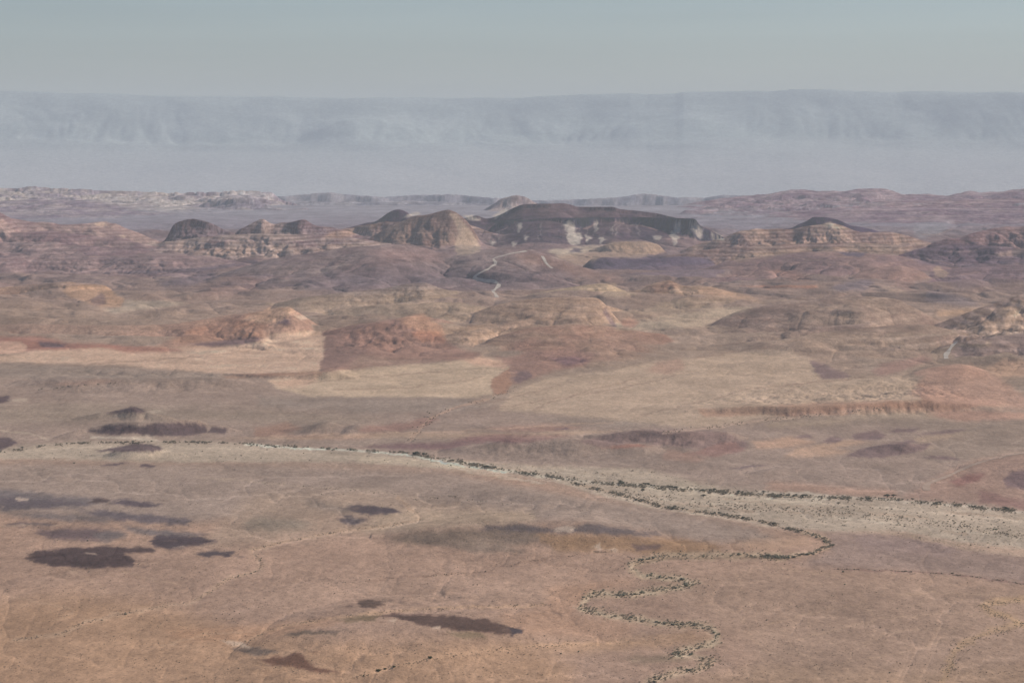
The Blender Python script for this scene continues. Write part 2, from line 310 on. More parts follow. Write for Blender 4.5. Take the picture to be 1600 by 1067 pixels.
# ---- low scarps and knolls nearer than 5.5 km
hill('low_ridges', [(1000, 645), (1080, 638), (1150, 634), (1280, 631), (1380, 627), (1440, 627), (1500, 634)], 4250, 0.35, 0.03, 6, 0.4, 40, 1.5, col=(156, 128, 115), jit=0.3, strata=0.4)
hill('low_ridges', [(340, 586), (400, 583), (470, 582), (505, 577)], 4920, 0.4, 0.03, 6, 0.4, 40, 1.5, col=(158, 126, 114), jit=0.3)
hill('low_ridges', [(420, 678), (480, 668), (510, 661), (540, 668), (560, 662), (600, 670), (640, 678)], 3980, 0.12, 0.12, 20, 0.3, 60, 1.5, col=(146, 126, 116), jit=0.3)
hill('low_ridges', [(0, 602), (100, 590), (200, 588), (330, 590), (420, 600)], 4750, 0.10, 0.06, 20, 0.35, 60, 1.5, col=(148, 130, 119), jit=0.3)
hill('low_ridges', [(740, 700), (800, 691), (900, 690), (960, 698), (1010, 700), (1050, 712), (1080, 722)], 3700, 0.16, 0.08, 20, 0.3, 60, 1.5, col=(142, 126, 117), jit=0.3)
hill('low_ridges', [(940, 682), (1000, 673), (1080, 672), (1140, 675), (1175, 690)], 3860, 0.2, 0.12, 15, 0.4, 50, 1.5, col=(132, 114, 111), jit=0.5)
hill('low_ridges', [(1080, 758), (1140, 742), (1200, 735), (1300, 738), (1380, 745), (1450, 742), (1520, 725), (1600, 716), (1700, 712)], [(1080, 3460), (1600, 3560)], 0.08, 0.05, 30, 0.3, 70, 1.5, col=(146, 127, 117), jit=0.3)
hill('low_ridges', [(1320, 706), (1370, 694), (1420, 688), (1460, 700)], 3780, 0.16, 0.1, 15, 0.4, 50, 1.5, col=(122, 106, 105), jit=0.4)
hill('black_knoll', [(138, 672), (180, 663), (210, 661), (240, 663), (270, 660), (310, 663), (322, 671)], 3930, 0.35, 0.2, 10, 0.3, 60, 1.3, col=(106, 93, 98), jit=0.4)
hill('black_knoll', [(160, 704), (190, 696), (220, 692), (240, 695), (256, 703)], 3720, 0.3, 0.2, 10, 0.2, 40, 1.8, col=(110, 96, 99), jit=0.2)
hill('black_knoll', [(165, 643), (190, 639), (210, 635), (225, 641)], 4180, 0.3, 0.2, 10, 0.3, 40, 1.8, col=(112, 98, 102), jit=0.2)
hill('front_swell', [(600, 840), (650, 830), (720, 824), (820, 819), (900, 817), (980, 826), (1060, 836), (1130, 845)], 2920, 0.10, 0.06, 20, 0.2, 110, 1.2, col=(143, 122, 113), jit=0.3)
hill('front_swell', [(330, 1020), (380, 1008), (450, 998), (560, 985), (700, 985), (820, 996), (900, 1006)], 2300, 0.07, 0.05, 20, 0.25, 90, 1.2, col=(160, 130, 112), jit=0.3)
gulX.clear()

# ------------------------------------------------------------------ running water: where rain would gather and cut into this ground
import heapq
PY = (YH + F * (HC - Z) / Y).astype(np.float32)
c0, c1 = int(np.searchsorted(pxs, -60)), int(np.searchsorted(pxs, 1659))
r1 = int(np.searchsorted(Ys, 13500.0))
SR = 2
rs_idx = np.arange(0, r1, SR)
sub = (slice(0, r1, SR), slice(c0, c1))
Xs, Yr, Zs_ = X[sub], Y[sub], Z[sub].astype(np.float64)
chan = np.zeros((1100, 1600), np.float32)
def chan_line(pts, w):
    p = wander(pts, 1.0, 3, 2.0)
    for a_, b_ in p:
        x_, y_, m = int(a_), int(b_), int(w)
        chan[max(0, y_ - m // 2):y_ + m // 2 + 1, max(0, x_ - m):x_ + m + 1] = 1
def wander(pts, wig, seed, step=4.0):
    p = np.array(pts, float)
    d = np.concatenate([[0], np.cumsum(np.hypot(*np.diff(p, axis=0).T))])
    t = np.arange(0, d[-1], step)
    x, y = np.interp(t, d, p[:, 0]), np.interp(t, d, p[:, 1])
    k = 5
    if len(t) > 2 * k:
        ker = np.ones(k) / k
        xp, yp = np.pad(x, k // 2, mode='edge'), np.pad(y, k // 2, mode='edge')
        x, y = np.convolve(xp, ker, 'valid'), np.convolve(yp, ker, 'valid')
    x = x + wig * 2.5 * fbm(t / 30, t * 0 + seed, 3, 300 + seed)
    y = y + wig * 1.2 * fbm(t / 22, t * 0 + seed + 5, 3, 400 + seed)
    return np.stack([x, y], 1)
MEANDER = [(1005, 1075), (1020, 1062), (1050, 1052), (1095, 1045), (1116, 1032), (1080, 1023), (1050, 1021), (1080, 1012), (1125, 1002), (1118, 988), (1095, 976), (1050, 976), (1000, 967), (960, 962), (912, 950), (908, 938), (930, 926), (980, 930), (1040, 920), (1092, 911), (1060, 904), (1010, 900), (982, 890), (990, 878), (1040, 869), (1110, 868), (1170, 868), (1225, 871), (1268, 864), (1298, 852), (1285, 840), (1250, 830), (1200, 817), (1150, 808), (1100, 800), (1040, 793), (1000, 780), (960, 770), (900, 757)]
LEFTCH = [(20, 1000), (95, 990), (130, 973), (200, 957), (250, 948), (305, 938), (345, 912), (362, 902), (402, 893), (412, 882), (400, 868), (388, 860), (450, 845), (530, 830), (600, 822), (662, 811), (652, 800), (632, 787), (620, 772)]
chan_line(MEANDER, 5); chan_line(LEFTCH, 3)
chan_line([(0, 706), (110, 695), (330, 695), (640, 712), (800, 737), (1000, 757), (1200, 775), (1400, 790), (1600, 810)], 6)
chan_line([(380, 1004), (450, 976), (560, 960), (760, 948), (860, 944)], 2)
chan_line([(1300, 889), (1400, 892), (1480, 897), (1550, 904), (1600, 915)], 2)
chan_line([(640, 690), (665, 660), (690, 645), (770, 622), (800, 605)], 3)
chan_line([(1030, 676), (1140, 664), (1280, 648), (1400, 638)], 3)
pu = np.clip(PX[sub], 0, 1599).astype(int); pv_ = np.clip(PY[sub], 0, 1099).astype(int)
route = Zs_ + 0.006 * Yr * (Yr < 5200) + 0.006 * 5200 * (Yr >= 5200) - 9 * chan[pv_, pu] + 2.2 * fbm(Xs / 120, Yr / 160, 4, 851) + 0.5 * fbm(Xs / 25, Yr / 40, 3, 861)
nr_, nc_ = route.shape
zf = route.ravel().tolist()
N_ = nr_ * nc_
parent = [-1] * N_
seen = bytearray(N_)
heap = []
for j_ in range(nc_):
    heap.append((zf[j_], j_)); seen[j_] = 1
for i_ in range(nr_):
    for j_ in (0, nc_ - 1):
        n_ = i_ * nc_ + j_
        if not seen[n_]: seen[n_] = 1; heap.append((zf[n_] + 6.0, n_))
heapq.heapify(heap)
order = []
pop, push = heapq.heappop, heapq.heappush
offs = (-1, 1, -nc_, nc_, -nc_ - 1, -nc_ + 1, nc_ - 1, nc_ + 1)
while heap:
    z_, n_ = pop(heap)
    order.append(n_)
    jj = n_ % nc_
    for o_ in offs:
        m = n_ + o_
        if m < 0 or m >= N_ or seen[m]: continue
        dj = m % nc_ - jj
        if dj > 1 or dj < -1: continue
        seen[m] = 1; parent[m] = n_
        zm = zf[m]
        push(heap, (zm if zm > z_ else z_ + 1e-5, m))
cell = (np.gradient(Yr, axis=0) * (1.5 / QUAL / F * Yr)).ravel()
accl = cell.tolist()
for n_ in reversed(order):
    p_ = parent[n_]
    if p_ >= 0: accl[p_] += accl[n_]
acc = np.array(accl).reshape(nr_, nc_)
# size of a stream counted in what can be seen at its distance
px2 = (Yr / F) ** 2
lev = np.log10(np.maximum(acc / px2, 1.0))
ch = np.clip((lev - 2.9) / 1.6, 0, 1)
def blur2(a, s1, s2):
    def k1(s): n = int(3 * s) + 1; k = np.exp(-0.5 * (np.arange(-n, n + 1) / s) ** 2); return n, k / k.sum()
    n, k = k1(s1); p = np.pad(a, ((n, n), (0, 0)), mode='edge'); a = sum(k[i] * p[i:i + a.shape[0]] for i in range(2 * n + 1))
    n, k = k1(s2); p = np.pad(a, ((0, 0), (n, n)), mode='edge'); return sum(k[i] * p[:, i:i + a.shape[1]] for i in range(2 * n + 1))
narrow = blur2(ch, 0.5, 0.8) * 1.6
wide = blur2(ch, 1.6, 4.0) * 4.0
def up(a):
    o = np.zeros(Z.shape, np.float32)
    t = np.arange(r1) / SR
    i_ = np.minimum(t.astype(int), nr_ - 2); f_ = (t - i_)[:, None]
    o[:r1, c0:c1] = a[i_] * (1 - f_) + a[i_ + 1] * f_
    return o
NARROW, WIDE = np.clip(up(narrow), 0, 1), np.clip(up(wide), 0, 1.5)
fadeR = 1 - sstep(12500, 13400, Y)
kz = np.clip(Y / 2600, 0.8, 3.2)
rug = 0.35 - 0.17 * sstep(3300, 4300, Y) + 1.0 * TOT + 0.7 * sstep(5200, 7000, Y)
Z -= fadeR * kz * rug * (1.0 * NARROW + 1.9 * WIDE)
sgn = np.where(Y < 4600, fbm(X / 420, Y / 500, 2, 871) * 2.2 + 0.25 + 0.5 * sstep(100, 500, X), -0.3)
CHCOL = NARROW * np.clip(sgn, -0.9, 0.7) * 0.15 * fadeR * (1 - 0.7 * sstep(3300, 4500, Y))
print('streams done')

# ------------------------------------------------------------------ where each vertex shows, and what is hidden behind nearer ground
PY = (YH + F * (HC - Z) / Y).astype(np.float32)
near_min = np.minimum.accumulate(PY, axis=0)
VIS = np.clip(1 - (PY - near_min - 1.0) / 3.0, 0, 1)

# ------------------------------------------------------------------ colours of rock, gravel and sand
CW, CH = 1600, 1100
canvas = np.zeros((CH, CW, 3), np.float32)
alpha = np.zeros((CH, CW), np.float32)
tagm = {}
yy, xx = np.mgrid[0:CH, 0:CW].astype(np.float32)

def blur(a, s):
    if s <= 0.3: return a
    n = int(s * 2.5) + 1
    k = np.exp(-0.5 * (np.arange(-n, n + 1) / s) ** 2); k /= k.sum()
    p = np.pad(a, n, mode='edge')
    o = sum(k[i] * p[:, i:i + a.shape[1]] for i in range(2 * n + 1))
    return sum(k[i] * o[i:i + a.shape[0]] for i in range(2 * n + 1))

def polymask(pts, soft=1.5, softx=None):
    p = np.array(pts, float)
    m = int(soft * 3 + 4)
    x0, x1 = max(0, int(p[:, 0].min()) - m), min(CW, int(p[:, 0].max()) + m)
    y0, y1 = max(0, int(p[:, 1].min()) - m), min(CH, int(p[:, 1].max()) + m)
    gx, gy = xx[y0:y1, x0:x1], yy[y0:y1, x0:x1]
    ins = np.zeros(gx.shape, bool)
    n = len(p)
    for i in range(n):
        ax, ay = p[i]; bx, by = p[(i + 1) % n]
        if ay == by: continue
        c = ((ay > gy) != (by > gy)) & (gx < (bx - ax) * (gy - ay) / (by - ay) + ax)
        ins ^= c
    return (slice(y0, y1), slice(x0, x1)), blur(ins.astype(np.float32), soft)

def paint(pts, col, soft=1.5, op=0.9, tag=None):
    s, m = polymask(pts, soft)
    m = m * op
    canvas[s] = canvas[s] * (1 - m[..., None]) + np.array(col, np.float32) * m[..., None]
    alpha[s] = alpha[s] * (1 - m) + m
    if tag:
        t = tagm.setdefault(tag, np.zeros((CH, CW), np.float32))
        t[s] = np.maximum(t[s], m)

def stroke(pts, col, w=1.5, op=0.8, wig=1.5, seed=1):
    """a narrow channel or bank: a polygon band round a wandering line"""
    p = wander(pts, wig, seed)
    for i in range(len(p) - 1):
        a, b = p[i], p[i + 1]
        m = 5 + w * 2
        x0, x1 = int(max(0, min(a[0], b[0]) - m)), int(min(CW, max(a[0], b[0]) + m))
        y0, y1 = int(max(0, min(a[1], b[1]) - m)), int(min(CH, max(a[1], b[1]) + m))
        if x1 <= x0 or y1 <= y0: continue
        gx, gy = xx[y0:y1, x0:x1], yy[y0:y1, x0:x1]
        d = b - a
        t = np.clip(((gx - a[0]) * d[0] + (gy - a[1]) * d[1]) / (d @ d + 1e-6), 0, 1)
        r = np.hypot((gx - a[0] - t * d[0]), (gy - a[1] - t * d[1]))
        k = np.clip(1.3 - r / w, 0, 1) * op
        s = (slice(y0, y1), slice(x0, x1))
        k2 = np.maximum(k - _st[s], 0) / (1 - np.minimum(_st[s], 0.99))
        _st[s] = np.maximum(_st[s], k)
        canvas[s] = canvas[s] * (1 - k2[..., None]) + np.array(col, np.float32) * k2[..., None]
        alpha[s] = alpha[s] * (1 - k2) + k2
    _st[:] = 0
_st = np.zeros((CH, CW), np.float32)

rs = random.Random(5)
# -- wide ground tones of the plains (front to back)
paint([(0, 1100), (0, 715), (400, 722), (800, 738), (1000, 790), (1200, 822), (1600, 870), (1600, 1100)], (158, 133, 119), 6, 1)
paint([(0, 1100), (0, 940), (120, 925), (260, 945), (380, 990), (560, 1000), (820, 1000), (900, 1040), (880, 1100)], (162, 133, 112), 14, 0.9)
paint([(0, 722), (420, 726), (700, 738), (900, 775), (1060, 800), (1180, 825), (1240, 850), (1100, 845), (900, 815), (700, 815), (560, 800), (300, 815), (0, 800)], (148, 132, 123), 5, 0.95)
paint([(400, 770), (560, 765), (640, 775), (760, 795), (850, 812), (760, 822), (640, 830), (520, 835), (420, 850), (300, 855), (350, 815)], (158, 138, 124), 8, 0.8)
paint([(600, 800), (680, 795), (840, 800), (835, 815), (700, 822), (640, 828), (560, 830)], (166, 146, 129), 4, 0.8)
paint([(640, 790), (730, 788), (800, 795), (700, 800)], (158, 138, 124), 3, 0.6)
paint([(1000, 900), (1200, 890), (1400, 900), (1600, 915), (1600, 1100), (1150, 1100), (1180, 1010)], (153, 130, 116), 12, 0.9)
paint([(1040, 1067), (1200, 1040), (1400, 1050), (1600, 1040), (1600, 1100), (1040, 1100)], (158, 133, 114), 10, 0.6)
paint([(1245, 882), (1300, 862), (1290, 835), (1350, 828), (1420, 834), (1480, 848), (1550, 860), (1600, 872), (1600, 912), (1500, 897), (1400, 890)], (146, 127, 119), 4, 0.9)
paint([(1330, 835), (1440, 838), (1500, 855), (1480, 870), (1350, 858)], (141, 123, 119), 6, 0.6)
paint([(1150, 845), (1220, 838), (1260, 842), (1270, 852), (1200, 862), (1130, 858)], (163, 136, 118), 4, 0.7)
paint([(300, 940), (500, 905), (700, 900), (900, 905), (880, 945), (700, 950), (560, 940), (450, 970)], (157, 133, 119), 12, 0.6)
paint([(850, 920), (960, 905), (1000, 912), (920, 925), (900, 960), (1000, 975), (960, 1000), (800, 990), (780, 960), (860, 945)], (165, 134, 115), 5, 0.6)
paint([(260, 985), (420, 975), (560, 962), (480, 985), (360, 1005), (280, 1000)], (170, 135, 112), 5, 0.6)
paint([(950, 1000), (1080, 985), (1130, 1000), (1040, 1010), (900, 1020), (820, 1010)], (168, 138, 114), 5, 0.6)
# -- riverbed of pale gravel
RB = [(0, 700), (60, 693), (110, 689), (250, 686), (330, 689), (470, 697), (600, 706), (680, 716), (760, 722), (900, 728), (1000, 731), (1060, 740), (1080, 752), (1200, 766), (1300, 772), (1400, 778), (1500, 786), (1600, 797),
      (1600, 870), (1560, 864), (1500, 855), (1450, 845), (1400, 835), (1300, 829), (1230, 826), (1200, 822), (1150, 812), (1100, 805), (1040, 797), (1000, 790), (920, 768), (860, 748), (790, 738), (700, 731), (640, 727), (560, 722), (400, 721), (250, 722), (100, 718), (0, 716)]
paint(RB, (166, 151, 137), 1.6, 1, tag='riverbed')
paint([(560, 712), (700, 722), (760, 735), (700, 731), (560, 722)], (178, 162, 144), 2, 0.6)
paint([(1060, 752), (1200, 772), (1300, 780), (1240, 790), (1080, 775), (960, 765)], (166, 153, 138), 4, 0.6)
paint([(1300, 829), (1400, 830), (1500, 845), (1600, 858), (1600, 870), (1500, 856), (1400, 837)], (175, 148, 132), 2, 0.7)
paint([(1060, 738), (1200, 735), (1230, 757), (1160, 768), (1100, 758)], (147, 131, 121), 3, 0.8)
# -- middle plain, 640 to 700
paint([(0, 566), (100, 569), (350, 581), (420, 590), (480, 618), (720, 620), (780, 640), (1080, 668), (1600, 640), (1600, 797), (1400, 778), (1200, 766), (1060, 745), (1000, 731), (760, 722), (600, 706), (470, 697), (330, 689), (110, 689), (0, 700)], (148, 131, 122), 4, 1)
paint([(0, 568), (350, 582), (345, 592), (200, 594), (60, 590), (0, 590)], (141, 128, 120), 3, 0.8)
paint([(400, 620), (720, 620), (770, 630), (740, 640), (560, 645), (400, 635)], (142, 129, 121), 3, 0.8)
paint([(0, 636), (120, 630), (300, 640), (420, 640), (620, 655), (500, 665), (300, 655), (120, 660), (0, 662)], (144, 130, 119), 5, 0.7)
paint([(60, 600), (160, 592), (200, 597), (110, 603)], (150, 125, 114), 2, 0.6)
paint([(400, 668), (450, 660), (470, 668), (440, 678), (520, 682), (600, 678), (560, 686), (440, 684), (400, 682)], (152, 124, 112), 2, 0.7)
paint([(560, 668), (640, 660), (660, 652), (690, 655), (670, 665), (620, 675), (570, 674)], (142, 116, 109), 2, 0.8)
paint([(330, 684), (480, 682), (640, 676), (800, 675), (1000, 672), (900, 680), (700, 686), (560, 684), (420, 688)], (170, 146, 128), 1.5, 0.6)
paint([(470, 690), (640, 684), (760, 684), (640, 696), (540, 697)], (150, 134, 124), 2, 0.7)
paint([(560, 698), (620, 693), (700, 690), (740, 684), (790, 683), (840, 688), (800, 694), (740, 692), (700, 702), (620, 702)], (118, 98, 99), 2, 0.85)
paint([(700, 686), (780, 678), (900, 680), (830, 690), (760, 690)], (140, 112, 108), 2, 0.6)
paint([(760, 668), (860, 662), (920, 668), (870, 674), (790, 674)], (152, 122, 112), 2, 0.6)
paint([(868, 670), (890, 668), (888, 672)], (110, 98, 108), 0.8, 0.8)
paint([(830, 655), (940, 650), (1060, 660), (980, 668), (860, 660)], (146, 132, 123), 4, 0.7)
paint([(900, 690), (960, 676), (1000, 672), (1080, 672), (1130, 675), (1155, 682), (1172, 696), (1150, 708), (1080, 700), (1000, 692), (940, 700)], (131, 113, 110), 2, 0.85)
paint([(1090, 705), (1120, 694), (1150, 690), (1165, 702), (1120, 714), (1060, 708)], (144, 116, 110), 1.5, 0.75)
paint([(930, 700), (990, 694), (1020, 697), (960, 702)], (152, 112, 102), 1, 0.7)
paint([(760, 692), (860, 690), (960, 700), (1050, 708), (1080, 724), (1000, 731), (860, 724), (760, 716)], (139, 124, 116), 2, 0.85)
paint([(1040, 700), (1080, 708), (1110, 716), (1090, 722), (1040, 718)], (148, 122, 112), 2, 0.6)
paint([(1175, 690), (1240, 682), (1280, 690), (1230, 700), (1180, 702)], (176, 146, 128), 2, 0.8)
paint([(1220, 714), (1245, 700), (1300, 690), (1340, 686), (1360, 692), (1300, 700), (1330, 706), (1290, 714)], (176, 148, 130), 2, 0.8)
paint([(1420, 686), (1500, 674), (1540, 672), (1500, 682), (1440, 692)], (168, 146, 129), 2, 0.7)
paint([(1200, 655), (1400, 650), (1600, 650), (1600, 720), (1450, 718), (1440, 700), (1500, 680), (1400, 665), (1200, 668)], (142, 127, 117), 3, 0.7)
for q in ([(1318, 713), (1340, 704), (1380, 694), (1425, 686), (1432, 690), (1410, 694), (1450, 694), (1446, 703), (1410, 710), (1380, 716)],
          [(1330, 688), (1335, 678), (1370, 672), (1385, 680), (1372, 688)], [(1283, 690), (1300, 682), (1320, 686), (1300, 692)],
          [(1240, 683), (1262, 678), (1272, 684)], [(1385, 676), (1400, 670), (1440, 668), (1430, 674)], [(1430, 680), (1480, 672), (1510, 670), (1490, 676), (1450, 679)],
          [(1440, 714), (1480, 711), (1502, 718), (1470, 719)]):
    paint(q, (120, 104, 104), 1.2, 0.85)
paint([(1130, 733), (1170, 728), (1200, 728), (1160, 732)], (112, 100, 104), 0.8, 0.7)
paint([(1200, 752), (1400, 765), (1400, 778), (1200, 766)], (160, 130, 116), 3, 0.6)
paint([(1400, 778), (1440, 760), (1480, 735), (1540, 715), (1600, 706), (1600, 797), (1500, 786)], (155, 130, 119), 4, 0.85)
paint([(1480, 752), (1510, 742), (1540, 740), (1530, 750), (1500, 760)], (132, 102, 98), 2, 0.8)
paint([(1568, 750), (1580, 738), (1600, 733), (1600, 765), (1575, 762)], (118, 102, 103), 1.5, 0.9)
paint([(1530, 765), (1580, 778), (1600, 782), (1600, 795), (1530, 785)], (134, 108, 104), 2, 0.7)
# black knolls
for q in ([(136, 674), (165, 665), (200, 662), (215, 666), (240, 662), (290, 660), (320, 664), (323, 676), (290, 680), (230, 682), (205, 675), (180, 679)],
          [(323, 676), (335, 667), (357, 671), (350, 678)], [(150, 704), (190, 697), (215, 692), (240, 694), (256, 702), (240, 705), (200, 706)],
          [(165, 645), (188, 640), (205, 635), (228, 642), (210, 646)], [(0, 620), (10, 617), (22, 626), (0, 629)], [(0, 682), (15, 683), (28, 693), (0, 704)],
          [(215, 730), (225, 725), (240, 728), (235, 732)], [(156, 727), (185, 722), (200, 724), (175, 728)]):
    paint(q, (97, 87, 90), 0.9, 0.9, tag='black_knoll')
for q in ([(200, 683), (230, 679), (250, 688), (210, 687)], [(14, 625), (40, 622), (48, 627), (20, 628)], [(228, 642), (250, 640), (262, 645), (235, 645)]):
    paint(q, (185, 168, 152), 1.2, 0.7)
# -- pale terraces 510 to 620
paint([(0, 525), (60, 526), (110, 535), (200, 540), (260, 546), (300, 552), (200, 552), (100, 548), (0, 550)], (150, 115, 107), 2, 0.85)
paint([(0, 535), (30, 534), (42, 541), (38, 549), (0, 554)], (186, 156, 140), 1, 0.9)
paint([(0, 556), (60, 549), (150, 543), (300, 541), (370, 541), (400, 533), (430, 521), (470, 517), (500, 516), (508, 530), (506, 560), (498, 578), (470, 582), (370, 584), (300, 580), (200, 572), (100, 568), (0, 566)], (186, 160, 143), 1.2, 0.95)
paint([(150, 540), (260, 543), (290, 548), (200, 551)], (150, 112, 104), 1.5, 0.7)
paint([(420, 595), (440, 588), (520, 578), (600, 573), (680, 568), (750, 558), (790, 565), (800, 573), (772, 590), (768, 616), (740, 621), (600, 621), (480, 619), (430, 606)], (177, 157, 139), 1.2, 0.95)
paint([(420, 597), (440, 589), (500, 580), (495, 592), (470, 606), (440, 606)], (186, 157, 139), 2, 0.8)
paint([(720, 562), (750, 556), (795, 568), (790, 576), (740, 570)], (182, 150, 134), 1.5, 0.7)
paint([(771, 592), (798, 574), (800, 600), (788, 616), (770, 618)], (154, 124, 110), 1, 0.85)
paint([(350, 588), (420, 584), (500, 579), (502, 585), (430, 590), (352, 592)], (156, 130, 116), 1, 0.75)
paint([(505, 517), (560, 507), (620, 498), (640, 506), (680, 522), (720, 545), (752, 552), (740, 560), (690, 564), (600, 571), (520, 579), (500, 578), (508, 545)], (147, 121, 113), 2, 0.85)
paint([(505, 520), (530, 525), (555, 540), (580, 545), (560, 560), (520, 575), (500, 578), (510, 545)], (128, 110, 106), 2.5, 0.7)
paint([(565, 555), (620, 560), (690, 562), (600, 570), (540, 575)], (146, 126, 116), 2, 0.7)
paint([(622, 500), (640, 493), (656, 490), (672, 496), (692, 512), (700, 528), (665, 520), (640, 512)], (170, 138, 122), 1.5, 0.85)
paint([(640, 520), (660, 515), (690, 520), (700, 535), (660, 535)], (168, 126, 110), 2, 0.6)
paint([(790, 560), (820, 552), (860, 548), (900, 545), (930, 555), (920, 570), (870, 580), (830, 590), (800, 602), (798, 575), (770, 556)], (147, 121, 113), 2, 0.85)
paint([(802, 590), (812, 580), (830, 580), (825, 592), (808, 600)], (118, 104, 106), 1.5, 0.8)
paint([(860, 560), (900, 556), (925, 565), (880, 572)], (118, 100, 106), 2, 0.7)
paint([(900, 530), (960, 520), (1040, 535), (1000, 560), (930, 560)], (148, 126, 116), 4, 0.6)
paint([(780, 640), (800, 612), (850, 592), (950, 580), (1020, 565), (1060, 562), (1150, 552), (1230, 545), (1268, 560), (1275, 585), (1340, 590), (1420, 590), (1440, 605), (1440, 625), (1380, 627), (1250, 640), (1150, 660), (1080, 668), (950, 655), (860, 645)], (172, 152, 136), 2, 0.95)
paint([(1030, 565), (1065, 560), (1070, 578), (1040, 585), (1010, 580)], (158, 132, 120), 2, 0.7)
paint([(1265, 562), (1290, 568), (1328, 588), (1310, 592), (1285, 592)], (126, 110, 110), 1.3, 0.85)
paint([(1200, 540), (1280, 536), (1330, 556), (1360, 580), (1330, 590), (1268, 562)], (150, 131, 120), 3, 0.6)
paint([(1360, 580), (1380, 568), (1440, 556), (1460, 560), (1420, 575), (1380, 588)], (148, 122, 115), 2, 0.75)
paint([(1420, 615), (1430, 605), (1460, 575), (1520, 570), (1580, 600), (1600, 620), (1600, 640), (1500, 632), (1450, 625)], (168, 138, 125), 3, 0.8)
paint([(1570, 560), (1600, 565), (1600, 590), (1560, 590), (1540, 575)], (176, 146, 128), 2, 0.7)
paint([(1440, 640), (1500, 640), (1600, 645), (1600, 655), (1500, 658), (1450, 650)], (172, 138, 124), 2, 0.7)
paint([(1090, 640), (1200, 634), (1300, 628), (1400, 627), (1500, 634), (1400, 640), (1250, 645), (1100, 652)], (156, 127, 113), 1.5, 0.7)
paint([(1280, 665), (1340, 640), (1450, 640), (1470, 655), (1300, 655)], (161, 144, 129), 3, 0.6)
paint([(1200, 660), (1300, 655), (1340, 655), (1280, 665), (1200, 668)], (164, 145, 129), 2, 0.5)
# -- hills 440 to 520
paint([(98, 455), (110, 447), (150, 446), (166, 447), (182, 458), (195, 470), (188, 480), (160, 480), (130, 470), (105, 462)], (172, 144, 126), 1.5, 0.85)
paint([(140, 470), (160, 456), (166, 462), (164, 478), (150, 478)], (128, 113, 112), 1.2, 0.8)  # shaded left part of the cliff, put in as dark colour
paint([(190, 480), (195, 470), (250, 469), (295, 475), (240, 482), (180, 490), (160, 484)], (166, 152, 140), 1.5, 0.85)
paint([(0, 500), (60, 498), (200, 508), (260, 505), (150, 530), (0, 522)], (151, 132, 122), 6, 0.6)
paint([(240, 545), (300, 512), (400, 490), (430, 480), (420, 505), (400, 530), (350, 540)], (158, 126, 113), 3, 0.7)
paint([(380, 500), (420, 482), (455, 478), (464, 488), (445, 495), (430, 505), (405, 506)], (176, 147, 129), 1.2, 0.85)
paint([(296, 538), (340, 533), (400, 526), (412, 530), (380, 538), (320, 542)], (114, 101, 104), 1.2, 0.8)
paint([(460, 492), (490, 495), (498, 500), (470, 500)], (176, 158, 144), 1, 0.7)
paint([(432, 506), (450, 500), (455, 508)], (110, 98, 108), 1, 0.7)
paint([(58, 533), (80, 534), (106, 537), (100, 543), (66, 543)], (106, 96, 101), 1, 0.85)
paint([(960, 505), (1000, 500), (1060, 490), (1130, 480), (1180, 480), (1130, 497), (1100, 510), (1020, 515), (960, 516)], (172, 155, 139), 2, 0.85)
paint([(960, 490), (1000, 485), (1050, 470), (1150, 470), (1120, 482), (1040, 490)], (163, 146, 132), 3, 0.7)
paint([(935, 442), (960, 442), (965, 452), (1000, 460), (970, 465), (940, 462)], (172, 153, 136), 1.5, 0.7)
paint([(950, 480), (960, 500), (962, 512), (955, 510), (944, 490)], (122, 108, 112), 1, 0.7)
paint([(1080, 446), (1120, 448), (1170, 462), (1200, 474), (1150, 468), (1100, 458)], (172, 146, 130), 1.5, 0.7)
paint([(1005, 448), (1045, 438), (1062, 445), (1045, 456), (1020, 458)], (154, 128, 118), 1.5, 0.7)
paint([(970, 500), (980, 496), (1000, 504), (990, 512), (972, 510)], (178, 142, 128), 1.5, 0.8)
paint([(1140, 446), (1200, 447), (1280, 446), (1275, 451), (1200, 450)], (170, 130, 116), 1, 0.7)
paint([(1300, 450), (1310, 444), (1350, 436), (1365, 440), (1350, 455), (1310, 455)], (126, 118, 124), 1.5, 0.7)
paint([(1375, 450), (1390, 448), (1410, 452), (1420, 460), (1390, 456)], (166, 146, 134), 1.5, 0.7)
paint([(1450, 452), (1500, 460), (1536, 478), (1500, 478), (1440, 470)], (139, 128, 130), 2, 0.7)
paint([(1460, 485), (1530, 482), (1510, 492), (1465, 496)], (176, 148, 128), 2, 0.7)
paint([(1570, 490), (1600, 480), (1600, 492), (1580, 494)], (176, 154, 136), 1.5, 0.7)
# -- dome and its neighbours
paint([(340, 440), (385, 425), (410, 446), (390, 460), (350, 462), (300, 462)], (142, 124, 122), 3, 0.6)
paint([(495, 425), (540, 411), (545, 413), (500, 428), (470, 432)], (150, 138, 132), 1.5, 0.6)
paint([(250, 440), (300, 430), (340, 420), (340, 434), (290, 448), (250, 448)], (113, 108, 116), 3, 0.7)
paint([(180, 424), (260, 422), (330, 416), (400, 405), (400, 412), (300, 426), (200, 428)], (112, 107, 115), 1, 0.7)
paint([(470, 440), (560, 420), (700, 418), (830, 424), (850, 436), (780, 448), (640, 450), (540, 458), (480, 452)], (121, 113, 118), 6, 0.7)
paint([(560, 390), (640, 384), (700, 398), (690, 410), (600, 410)], (138, 122, 122), 5, 0.7)
paint([(800, 396), (850, 398), (920, 420), (1000, 446), (940, 442), (870, 420), (820, 410)], (142, 124, 120), 3, 0.8)
paint([(1000, 400), (1110, 403), (1118, 412), (1040, 417), (930, 420), (912, 414), (930, 405)], (108, 104, 115), 1.5, 0.8)
paint([(1310, 395), (1330, 392), (1358, 394), (1345, 401), (1320, 399)], (108, 105, 117), 1, 0.8)
